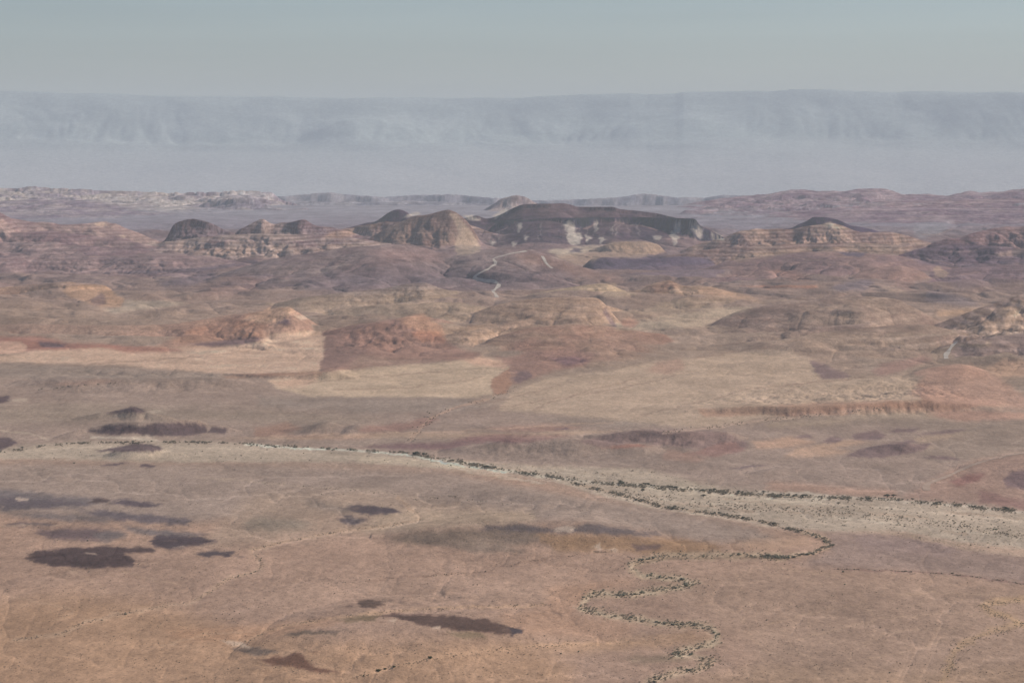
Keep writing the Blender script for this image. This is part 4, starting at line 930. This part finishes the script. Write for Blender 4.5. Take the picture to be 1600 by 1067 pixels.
band = sstep(0.55, 0.62, prof) * (1 - sstep(0.8, 0.95, prof))
fcol += (band * (0.01 + 0.08 * sstep(-0.1, 0.3, fbm(XX / 900, YY / 500, 4, 940))) * sstep(900, 300, P + 500 * fbm(XX / 5000, YY / 5000, 2, 950)))[..., None] * np.array((1, 0.93, 0.8))
fcol += (band * 0.05 * sstep(0.0, 0.3, fbm(XX / 700, YY / 400, 3, 960)))[..., None] * np.array((1, 0.93, 0.85))
nf, nc = XX.shape
rr, cc = np.mgrid[0:nf - 1, 0:nc - 1]
i00 = rr * nc + cc
q = np.stack([i00, i00 + 1, i00 + 1 + nc, i00 + nc], -1).reshape(-1, 4)
vf = np.stack([XX, YY, Zf], -1).reshape(-1, 3)
rg = np.concatenate([np.clip(fcol, 0.03, 0.7).reshape(-1, 3), np.ones((vf.shape[0], 1), np.float32)], 1)
fr = ((np.arange(nf - 1) < 30)[:, None] & np.ones((1, nc - 1), bool)).reshape(-1)
for nm, sel, lb, ct in (('valley_floor', fr, 'pale valley floor lost in haze before the far mountains', 'valley'), ('mountains', ~fr, 'faint blue flat-topped mountain wall fading into the haze along the horizon', 'mountains')):
    qq = q[sel]; used = np.zeros(len(vf), bool); used[qq.ravel()] = True; remap = np.cumsum(used) - 1
    o = grid_object(nm, vf[used], remap[qq], rg[used], M_ROCK)
    o['kind'] = 'structure'; o['label'] = lb; o['category'] = ct

# ------------------------------------------------------------------ placing things on the terrain
del V, Vf, RGBA, quads, i00, rr, cc
ZI = Z
def z_at(x, y):
    p = CX + F * x / y
    fc = np.interp(p, pxs, np.arange(len(pxs))); fr_ = np.interp(y, Ys, np.arange(NR))
    j, i = min(int(fc), len(pxs) - 2), min(int(fr_), NR - 2)
    u, v = fc - j, fr_ - i
    return float((ZI[i, j] * (1 - u) + ZI[i, j + 1] * u) * (1 - v) + (ZI[i + 1, j] * (1 - u) + ZI[i + 1, j + 1] * u) * v)
def ground_at(px, py):
    j = int(round(np.interp(px, pxs, np.arange(len(pxs)))))
    colm = PY[:, j]
    i = int(np.argmax(colm <= py))
    if i == 0: return None
    a, b = float(colm[i - 1]), float(colm[i])
    t = (a - py) / max(a - b, 1e-6)
    y = float(Ys[i - 1] + (Ys[i] - Ys[i - 1]) * t)
    x = (px - CX) / F * y
    return x, y, z_at(x, y)

def simple_material(name, c1, c2, scale, rough=0.9):
    m = bpy.data.materials.new(name); m.use_nodes = True
    n, l = m.node_tree.nodes, m.node_tree.links
    b = n['Principled BSDF']; b.inputs['Roughness'].default_value = rough; b.inputs['Specular IOR Level'].default_value = 0.1
    geo = n.new('ShaderNodeNewGeometry'); t = n.new('ShaderNodeTexNoise'); t.inputs['Scale'].default_value = scale; t.inputs['Detail'].default_value = 4
    l.new(geo.outputs['Position'], t.inputs['Vector'])
    r = n.new('ShaderNodeValToRGB'); r.color_ramp.elements[0].position = 0.35; r.color_ramp.elements[1].position = 0.65
    r.color_ramp.elements[0].color = (*c1, 1); r.color_ramp.elements[1].color = (*c2, 1)
    l.new(t.outputs['Fac'], r.inputs[0]); l.new(r.outputs[0], b.inputs['Base Color'])
    return m
def leafy(m):
    n, l = m.node_tree.nodes, m.node_tree.links
    b = n['Principled BSDF']; src = b.inputs['Base Color'].links[0].from_socket
    tr = n.new('ShaderNodeBsdfTranslucent'); l.new(src, tr.inputs['Color'])
    mx = n.new('ShaderNodeMixShader'); mx.inputs[0].default_value = 0.5
    l.new(b.outputs[0], mx.inputs[1]); l.new(tr.outputs[0], mx.inputs[2]); l.new(mx.outputs[0], n['Material Output'].inputs['Surface'])
    return m
M_LEAF = leafy(simple_material('acacia_leaves', (0.13, 0.135, 0.095), (0.26, 0.245, 0.18), 0.7))
M_SHRUB = leafy(simple_material('shrub_leaves', (0.27, 0.26, 0.18), (0.46, 0.42, 0.30), 0.9))
M_SCRUB = leafy(simple_material('dry_scrub', (0.22, 0.19, 0.14), (0.36, 0.30, 0.22), 0.9))
M_GREEN = leafy(simple_material('green_shrub_leaves', (0.08, 0.105, 0.045), (0.13, 0.155, 0.07), 0.9))
M_BARK = simple_material('bark', (0.09, 0.07, 0.055), (0.15, 0.12, 0.09), 2.0)
M_TRACK = simple_material('dusty_track', (0.46, 0.37, 0.29), (0.58, 0.49, 0.40), 0.06)
M_TRACK2 = simple_material('ochre_track', (0.40, 0.27, 0.19), (0.48, 0.34, 0.25), 0.06)

# ---- tracks: thin sheets of trodden dust that follow the slope
def track(pts, w, mat, label, wig=0.4):
    p = wander(pts, wig, 7, 1.5)
    pw = [ground_at(a, b) for a, b in p]; pw = np.array([q for q in pw if q])
    # world-space smoothing and even steps
    d = np.concatenate([[0], np.cumsum(np.hypot(*np.diff(pw[:, :2], axis=0).T))])
    n = max(20, int(d[-1] / 5.0)); t = np.linspace(0, d[-1], n)
    x, y = np.interp(t, d, pw[:, 0]), np.interp(t, d, pw[:, 1])
    ker = np.ones(7) / 7
    x = np.convolve(np.pad(x, 3, mode='edge'), ker, 'valid'); y = np.convolve(np.pad(y, 3, mode='edge'), ker, 'valid')
    tx, ty = np.gradient(x), np.gradient(y); L_ = np.hypot(tx, ty) + 1e-6
    nx, ny = -ty / L_, tx / L_
    bm = bmesh.new(); rows = []
    for i in range(n):
        ww = w * (0.8 + 0.3 * math.sin(i * 0.23) * math.sin(i * 0.071 + 2))
        r = []
        for s in (-1, -0.5, 0, 0.5, 1):
            X_, Y_ = x[i] + nx[i] * ww * 0.5 * s, y[i] + ny[i] * ww * 0.5 * s
            r.append(bm.verts.new((X_, Y_, z_at(X_, Y_) + 0.35)))
        rows.append(r)
    for i in range(n - 1):
        for k_ in range(4): bm.faces.new((rows[i][k_], rows[i][k_ + 1], rows[i + 1][k_ + 1], rows[i + 1][k_]))
    bmesh.ops.recalc_face_normals(bm, faces=bm.faces)
    if sum(f.normal.z for f in bm.faces) < 0: bmesh.ops.reverse_faces(bm, faces=bm.faces)
    me = bpy.data.meshes.new('dirt_track'); bm.to_mesh(me); bm.free(); me.materials.append(mat)
    o = bpy.data.objects.new('dirt_track', me); sc.collection.objects.link(o)
    o['kind'] = 'structure'; o['label'] = label; o['category'] = 'track'
track([(824, 392), (812, 394), (800, 396), (788, 399), (777, 402), (769, 404), (775, 409), (775, 413), (769, 416), (762, 421), (748, 428), (738, 433), (739, 437), (755, 438), (774, 440), (780, 444), (780, 447), (774, 452), (769, 455), (774, 459), (777, 463), (776, 467)], 11, M_TRACK, 'pale zigzag track climbing the broad mauve dome')
track([(846, 399), (850, 404), (854, 412), (860, 418), (867, 421)], 9, M_TRACK, 'short pale track on the right shoulder of the mauve dome')
track([(1494, 533), (1488, 541), (1481, 550), (1477, 557), (1480, 562)], 10, M_TRACK, 'short sandy track in a gully near the right edge')
track([(1450, 768), (1446, 762), (1450, 755), (1470, 748), (1490, 740), (1515, 728), (1540, 720), (1575, 712), (1640, 700)], 9, M_TRACK2, 'ochre track curving over the reddish rise above the riverbed')

# ---- plants
def leaf_cloud(bm, rs_, c, r, n, size, mi=0, shell=0.55):
    """n small leaf sprays spread through an ellipsoid"""
    for _ in range(n):
        a, b_ = rs_.random() * 6.283, math.acos(rs_.uniform(-0.75, 1))
        q = rs_.uniform(shell, 1.0) ** 0.8
        p = Vector((c[0] + r[0] * q * math.sin(b_) * math.cos(a), c[1] + r[1] * q * math.sin(b_) * math.sin(a), c[2] + r[2] * q * math.cos(b_)))
        d1 = Vector((rs_.gauss(0, 1), rs_.gauss(0, 1), rs_.gauss(0, 1))).normalized()
        d2 = d1.cross(Vector((rs_.gauss(0, 1), rs_.gauss(0, 1), rs_.gauss(0, 1)))).normalized()
        s = size * rs_.uniform(0.6, 1.4)
        f = bm.faces.new([bm.verts.new(p + d1 * s), bm.verts.new(p + d2 * s * 0.7), bm.verts.new(p - d1 * s), bm.verts.new(p - d2 * s * 0.7)])
        f.material_index = mi
def core(bm, rs_, c, r, mi=0):
    """an uneven inner clump that keeps the crown from being see-through"""
    vs_ = bmesh.ops.create_icosphere(bm, subdivisions=2, radius=1.0)['verts']
    for v in vs_:
        k_ = 0.72 * rs_.uniform(0.75, 1.15)
        v.co = Vector((c[0] + v.co.x * r[0] * k_, c[1] + v.co.y * r[1] * k_, c[2] + v.co.z * r[2] * k_))
    for v in vs_:
        for f in v.link_faces: f.material_index = mi
def limb(bm, a, b, ra, rb, mi=0, n=6):
    a, b = Vector(a), Vector(b); d = (b - a).normalized(); u = d.orthogonal().normalized(); w = d.cross(u)
    A_ = [bm.verts.new(a + (u * math.cos(t) + w * math.sin(t)) * ra) for t in [6.2832 * i / n for i in range(n)]]
    B_ = [bm.verts.new(b + (u * math.cos(t) + w * math.sin(t)) * rb) for t in [6.2832 * i / n for i in range(n)]]
    for i in range(n): bm.faces.new((A_[i], A_[(i + 1) % n], B_[(i + 1) % n], B_[i])).material_index = mi
    bm.faces.new(B_).material_index = mi
def to_obj(bm, name, mats, parent=None):
    me = bpy.data.meshes.new(name); bm.to_mesh(me); bm.free()
    for m in mats: me.materials.append(m)
    o = bpy.data.objects.new(name, me); o.parent = parent; return o
TREES, SHRUBS, GREENS = [], [], []
def make_tree(seed, leaf):
    """flat-crowned desert acacia, crown 1 unit = 5 m wide"""
    rs_ = random.Random(seed)
    root = bpy.data.objects.new('acacia_tree', None)
    bm = bmesh.new()
    fork = Vector((rs_.uniform(-.2, .2), rs_.uniform(-.2, .2), 1.0))
    limb(bm, (0, 0, -0.5), fork, 0.24, 0.17)
    tips = []
    for i in range(4):
        a = 6.283 * (i + rs_.random() * 0.6) / 4
        tip = Vector((math.cos(a) * rs_.uniform(0.9, 1.7), math.sin(a) * rs_.uniform(0.9, 1.7), rs_.uniform(2.0, 2.7)))
        limb(bm, fork, tip, 0.12, 0.05); tips.append(tip)
    trunk = to_obj(bm, 'trunk', [M_BARK], root)
    bm = bmesh.new()
    for tip in tips + [Vector((0.1, 0, 2.9))]:
        r = (rs_.uniform(1.0, 1.5), rs_.uniform(1.0, 1.5), rs_.uniform(0.5, 0.8))
        core(bm, rs_, tip, r); leaf_cloud(bm, rs_, tip, r, 70, 0.22)
    crown = to_obj(bm, 'crown', [leaf], root)
    return root, [trunk, crown]
def make_shrub(seed, leaf):
    rs_ = random.Random(seed); bm = bmesh.new()
    for i in range(5):
        a = 6.283 * i / 5 + rs_.random()
        limb(bm, (0, 0, -0.3), (math.cos(a) * 0.6, math.sin(a) * 0.6, 0.7), 0.05, 0.02, 1, 4)
    for i in range(rs_.choice((2, 3, 4))):
        c_ = (rs_.uniform(-.55, .55), rs_.uniform(-.55, .55), rs_.uniform(0.5, 0.75)); r = (rs_.uniform(.5, .8), rs_.uniform(.5, .8), rs_.uniform(.4, .6))
        core(bm, rs_, c_, r); leaf_cloud(bm, rs_, c_, r, 45, 0.14)
    return to_obj(bm, 'desert_shrub', [leaf, M_BARK])
TREES = [make_tree(s_, M_LEAF) for s_ in range(7)]
SHRUBS = [make_shrub(100 + s_, M_SHRUB) for s_ in range(7)]
GREENS = [make_shrub(200 + s_, M_GREEN) for s_ in range(4)]
used_src = set()
rp = random.Random(77)
COUNT = [0, 0]
SPOTS = []
def place(kind, px, py, wpx, label, group=None):
    """wpx: width in photo pixels"""
    if 1045 < px < 1195 and 862 < py < 876 and rp.random() < 0.8: return
    g = ground_at(px, py)
    if not g: return
    x, y, z = g
    wide = wpx * y / F
    if kind == 'tree':
        root, parts = TREES[rp.randrange(7)]
        s_ = wide / 5.4
        o = root.copy(); sc.collection.objects.link(o)
        for p_ in parts:
            c_ = p_.copy(); c_.parent = o; sc.collection.objects.link(c_)
        o.scale = (s_ * rp.uniform(.9, 1.1), s_ * rp.uniform(.9, 1.1), s_ * rp.uniform(.8, 1.05)); cat = 'tree'; z -= 0.25 * s_
    else:
        src = (SHRUBS if kind == 'shrub' else GREENS)
        o = src[rp.randrange(len(src))].copy(); sc.collection.objects.link(o)
        s_ = wide / 2.3; o.scale = (s_ * rp.uniform(.9, 1.2), s_ * rp.uniform(.9, 1.2), s_ * rp.uniform(.8, 1.1)); cat = 'shrub'; z -= 0.08 * s_
    o.location = (x, y, z); o.rotation_euler = (0, 0, rp.random() * 6.28)
    o['label'] = label; o['category'] = cat
    if group: o['group'] = group
    COUNT[0] += 1
    SPOTS.append((px, py))
ORD = ['first', 'second', 'third', 'fourth', 'fifth', 'sixth', 'seventh', 'eighth', 'ninth', 'tenth']
STR = { # stretch of a row
    1: [''], 2: ['left half of ', 'right half of '], 3: ['left third of ', 'middle third of ', 'right third of '],
       4: ['left end of ', 'left middle of ', 'right middle of ', 'right end of '], 5: ['left end of ', 'left middle of ', 'centre of ', 'right middle of ', 'right end of ']}
def clumped(p, n, seed):
    """positions along a line, bunched into clumps with gaps between"""
    out = []
    while len(out) < n:
        q = rp.random() * (len(p) - 1)
        if perlin(np.array([q / 16.0 + seed * 7.7]), np.array([seed * 3.1]), 9)[0] + rp.uniform(-0.25, 0.25) > 0.02: out.append(p[int(q)])
    return out
def line(kind, pts, n, spread, wlo, whi, noun, where, group, wig=1.5, seed=1):
    p = wander(pts, wig, seed, 1.0)
    ps = sorted([(q[0] + rp.gauss(0, spread), q[1] + rp.gauss(0, spread * 0.35)) for q in clumped(p, n, len(SPOTS) % 50)])
    m_ = min(5, -(-n // 9)); per = -(-n // m_)
    for i, q in enumerate(ps):
        w_ = wlo + (whi - wlo) * rp.random() ** 2.2
        place(kind, q[0], q[1], w_, '%s %s from left in %s%s' % (ORD[min(i % per, 9)], noun, STR[m_][i // per], where), group)

# standing apart
place('tree', 1386, 778, 13, 'biggest dark tree clump against the bank where the reddish rise meets the riverbed')
place('tree', 1396, 777, 9, 'smaller tree touching the right side of the biggest clump by the reddish bank')
place('tree', 1310, 788, 8, 'round dark tree standing alone in the pale gravel right of centre')
place('tree', 1214, 778, 9, 'dark tree on the gravel above a long pair of shrubs')
place('tree', 1004, 768, 9, 'dark tree between the white stripe and the lower bush line, widest one there')
place('tree', 978, 767, 6.5, 'small round tree just left of the widest tree between stripe and bush line')
place('tree', 1099, 777, 9.5, 'wide dark tree below the white stripe where the riverbed broadens')
place('tree', 1098, 769, 9, 'dark tree directly behind the wide one where the riverbed broadens')
place('tree', 377, 713, 4, 'small bush alone on the pale gravel left of centre')
place('shrub', 116, 724, 4.5, 'dark bush alone on the mauve plain at the far left')
place('shrub', 137, 845, 4, 'small dark bush alone above the large oval black patch')
place('green', 672, 1028, 8, 'bright green bush in the rocky gully at the bottom centre')
place('green', 592, 1048, 9, 'low green bush left along the pale gully floor at the bottom')
place('green', 602, 1045, 7, 'green bush second along the pale gully floor at the bottom')
place('green', 615, 1042, 6, 'small green bush third along the pale gully floor at the bottom')
place('green', 569, 1056, 6, 'green bush lowest and leftmost along the bottom gully')
place('shrub', 373, 1044, 3.5, 'dark bush alone left of the small red-black mound at the bottom')
place('shrub', 371, 1063, 4, 'dark bush at the very bottom edge left of centre')
place('shrub', 196, 960, 6, 'dark bush where the thin left channel bends')
place('shrub', 159, 969, 4.5, 'dark bush in the thin left channel left of its bend')
place('shrub', 1198, 969, 4, 'small bush at the right end of the lower meander loops')
place('shrub', 1488, 896, 5, 'dark bush on the thin dark line crossing the right plain')
place('shrub', 1318, 894, 6, 'low bush at the left end of the thin dark line on the right')
place('shrub', 1481, 1057, 4, 'small bush by the yellow gravel at the bottom right')
place('shrub', 1390, 1051, 4, 'small bush in a faint wash at the bottom right')
place('shrub', 1320, 913, 4, 'small bush on a pale path below the thin dark line')
place('shrub', 904, 1018, 5, 'dark bush in the small wash at the lower centre')
place('shrub', 877, 1021, 4.5, 'dark bush left of another in the small wash at the lower centre')
# along the wide riverbed
line('tree', [(640, 709), (680, 715), (720, 722), (760, 730), (800, 737), (850, 744)], 36, 2.8, 4, 8.5, 'acacia', 'row along the white stripe', 'acacias along the white stripe')
line('tree', [(870, 748), (920, 753), (960, 755), (1010, 758), (1060, 764), (1120, 768), (1190, 774)], 27, 2.8, 4.5, 9.5, 'acacia', 'upper channel of the wide bed', 'acacias of the upper channel')
line('tree', [(1190, 772), (1260, 777), (1330, 779), (1400, 781), (1470, 787), (1530, 793), (1600, 800)], 40, 4, 4, 9, 'acacia', 'belt under the reddish bank', 'acacias of the right belt')
line('tree', [(1230, 779), (1290, 785), (1350, 793), (1400, 797), (1470, 804), (1530, 812), (1600, 824)], 16, 4, 3.5, 6, 'acacia', 'second row on the gravel', 'acacias of the second row')
line('shrub', [(1400, 818), (1430, 824), (1460, 826), (1520, 830), (1590, 826)], 8, 2.5, 4, 6.5, 'bush', 'lowest scatter on the right gravel', 'bushes on the right gravel')
line('tree', [(875, 750), (900, 757), (930, 764), (965, 773), (1005, 785), (1040, 793)], 22, 2.2, 3.5, 7, 'bushy tree', 'line where plain meets gravel', 'line where the mauve plain meets the gravel')
line('tree', [(1040, 793), (1090, 799), (1140, 806), (1190, 815), (1235, 826), (1262, 834)], 34, 2.4, 3.5, 7.5, 'bushy tree', 'thick dark hedge-like line', 'hedge-like line')
line('shrub', [(0, 706), (40, 699), (110, 693), (160, 690), (250, 690), (330, 691), (400, 697), (470, 699), (560, 703), (620, 708)], 40, 1.5, 3, 6, 'shrub', 'thin line edging the left riverbed', 'shrubs of the left riverbed')
# the loop and the meander
line('shrub', [(1262, 834), (1285, 842), (1300, 852), (1285, 861), (1262, 867), (1230, 872), (1205, 871)], 26, 2.5, 4, 8, 'shrub', 'tight bend ending the hedge-like line', 'shrubs on the tight bend')
line('shrub', MEANDER[27:21:-1], 27, 3.0, 4, 9, 'shrub', 'upper curve of the meander', 'shrubs of the upper meander')
line('shrub', MEANDER[21:16:-1], 27, 4.5, 4, 10, 'shrub', 'left clump of the meander', 'shrubs of the left meander')
line('shrub', MEANDER[17:7:-1], 36, 3.2, 4, 8, 'shrub', 'long lower reach of the meander', 'shrubs of the lower meander')
line('shrub', MEANDER[7::-1], 24, 2.5, 4, 8, 'shrub', 'last meander loop at the bottom', 'shrubs of the bottom loop')
line('shrub', [(660, 655), (675, 642), (690, 640), (690, 650), (675, 662), (640, 670)], 9, 3, 3, 5, 'shrub', 'little gorge left of the long pale fan', 'shrubs of the little gorge')
# left channel
line('shrub', [(305, 938), (345, 915), (362, 902), (402, 893), (412, 882), (402, 868)], 9, 1.5, 3, 5, 'shrub', 'bends of the thin left channel', 'shrubs of the left channel')
print('plants', COUNT)

# ---- low scrub too plentiful to count
def scrub_mesh(spots, name, label, mat, cat):
    n = len(spots); nf = 18
    rng = np.random.default_rng(9)
    P0 = np.array([(s[0], s[1], s[2]) for s in spots]); S0 = np.array([s[3] for s in spots])
    # each plant: nf crossed leaf sprays in a low dome
    a = rng.random((n, nf)) * 6.283; rr_ = rng.random((n, nf)) ** 0.5 * 0.5; zz = 0.1 + 0.45 * rng.random((n, nf))
    C_ = np.stack([np.cos(a) * rr_, np.sin(a) * rr_, zz], -1)
    d1 = rng.normal(size=(n, nf, 3)); d1 /= np.linalg.norm(d1, axis=-1, keepdims=True)
    d2 = np.cross(d1, rng.normal(size=(n, nf, 3))); d2 /= np.linalg.norm(d2, axis=-1, keepdims=True)
    q = np.stack([C_ + d1 * .22, C_ + d2 * .17, C_ - d1 * .22, C_ - d2 * .17], 2)
    q = q * S0[:, None, None, None] + P0[:, None, None, :]
    vv = q.reshape(-1, 3).astype(np.float32); m_ = len(vv) // 4
    me = bpy.data.meshes.new(name); me.vertices.add(len(vv)); me.vertices.foreach_set('co', vv.ravel())
    me.loops.add(m_ * 4); me.loops.foreach_set('vertex_index', np.arange(m_ * 4, dtype=np.int32)); me.polygons.add(m_)
    me.polygons.foreach_set('loop_start', np.arange(0, m_ * 4, 4, dtype=np.int32)); me.update(calc_edges=True); me.materials.append(mat)
    o = bpy.data.objects.new(name, me); sc.collection.objects.link(o)
    o['kind'] = 'stuff'; o['label'] = label; o['category'] = cat
sp = []
def add_scrub(px, py, s):
    if 1045 < px < 1195 and 862 < py < 876 and rp.random() < 0.6: return
    g = ground_at(px, py)
    if g: sp.append((g[0], g[1], g[2], s))
rbm = tagm['riverbed']
for _ in range(7000):
    px, py = rp.uniform(0, 1600), rp.uniform(686, 870)
    if rbm[int(py), int(min(px, 1599))] > 0.6 and rp.random() < (0.35 + 0.65 * min(1, max(0, (px - 500) / 500))):
        if perlin(np.array([px / 30.0]), np.array([py / 8.0]), 3)[0] > -0.18: add_scrub(px, py, rp.uniform(0.6, 1.0) + 1.6 * rp.random() ** 4)
def scrub_line(pts, n, spread, lo, hi, wig=2, seed=1):
    p = wander(pts, wig, seed, 1.0)
    for q in clumped(p, n, seed + n % 13):
        add_scrub(q[0] + rp.gauss(0, spread), q[1] + rp.gauss(0, spread * 0.4), rp.uniform(lo, hi))
scrub_line(MEANDER[:28], 1300, 8, 0.8, 2.0); scrub_line(MEANDER[26:], 900, 3, 1.0, 2.4)
scrub_line([(640, 709), (800, 736), (920, 753), (1060, 764), (1200, 774), (1400, 781), (1600, 800)], 1300, 4, 1.0, 3.0)
scrub_line([(0, 706), (110, 693), (330, 691), (640, 708)], 420, 2.0, 1.2, 3.0)
scrub_line(LEFTCH, 260, 2.4, 0.5, 1.3); scrub_line(SMALL, 130, 3.2, 0.5, 1.2)
scrub_line([(1300, 889), (1350, 890), (1400, 892), (1480, 897), (1550, 904), (1620, 917)], 170, 0.9, 0.5, 1.4, 1, 18)
scrub_line([(570, 907), (660, 900), (760, 893), (800, 882), (870, 870), (930, 863), (985, 858)], 130, 1.6, 0.5, 1.2, 2, 15)
scrub_line([(620, 772), (480, 760), (400, 752)], 60, 3, 0.6, 1.3); scrub_line([(540, 1062), (615, 1041), (760, 1016), (900, 1006)], 130, 4, 0.5, 1.2)
scrub_line([(1610, 934), (1535, 946), (1545, 954), (1610, 982)], 150, 5, 0.5, 1.3); scrub_line([(1590, 975), (1500, 1010), (1475, 1067)], 160, 8, 0.6, 1.2)
scrub_line([(640, 690), (665, 660), (690, 645), (720, 634), (770, 622), (810, 605)], 110, 4, 0.8, 2.2); scrub_line([(1030, 676), (1140, 664), (1280, 648), (1380, 638)], 130, 4, 0.8, 2.4)
scrub_line([(50, 610), (100, 605), (190, 598)], 22, 1, 1.4, 3); scrub_line([(640, 780), (700, 775), (800, 790)], 60, 3, 0.8, 1.6)
scrub_line([(960, 770), (1100, 790), (1300, 800), (1500, 820), (1600, 840)], 500, 9, 0.8, 2.2)
for _ in range(11000):
    px, py = rp.uniform(0, 1600), rp.uniform(725, 1067)
    if perlin(np.array([px / 70.0]), np.array([py / 18.0]), 5)[0] + 0.4 * perlin(np.array([px / 17.0]), np.array([py / 5.0]), 6)[0] > 0.12: add_scrub(px, py, rp.uniform(0.35, 0.8) + 0.7 * rp.random() ** 5)
scrub_mesh(sp, 'scrub', 'sparse low dry scrub dotting the gravel bed and channels', M_SCRUB, 'scrub')

# ------------------------------------------------------------------ haze
import bmesh
bm = bmesh.new()
x0, x1, y0, y1, z0, z1 = -46000, 46000, -3000, 61000, -900, 1150
vs = [bm.verts.new(p) for p in ((x0, y0, z0), (x1, y0, z0), (x1, y1, z0), (x0, y1, z0), (x0, y0, z1), (x1, y0, z1), (x1, y1, z1), (x0, y1, z1))]
for f in ((3, 2, 1, 0), (4, 5, 6, 7), (0, 1, 5, 4), (1, 2, 6, 5), (2, 3, 7, 6), (3, 0, 4, 7)): bm.faces.new([vs[i] for i in f])
me = bpy.data.meshes.new('haze'); bm.to_mesh(me); bm.free()
hz = bpy.data.objects.new('haze', me); sc.collection.objects.link(hz)
hz['kind'] = 'stuff'; hz['label'] = 'pale blue-grey dust haze filling the air over the desert'; hz['category'] = 'haze'
hm = bpy.data.materials.new('haze'); hm.use_nodes = True
hn, hl = hm.node_tree.nodes, hm.node_tree.links
hn.remove(hn['Principled BSDF'])
pv = hn.new('ShaderNodeVolumePrincipled')
pv.inputs['Color'].default_value = (0.77, 0.835, 0.878, 1)
pv.inputs['Density'].default_value = SIG
pv.inputs['Anisotropy'].default_value = 0.0
hl.new(pv.outputs[0], hn['Material Output'].inputs['Volume'])
me.materials.append(hm)
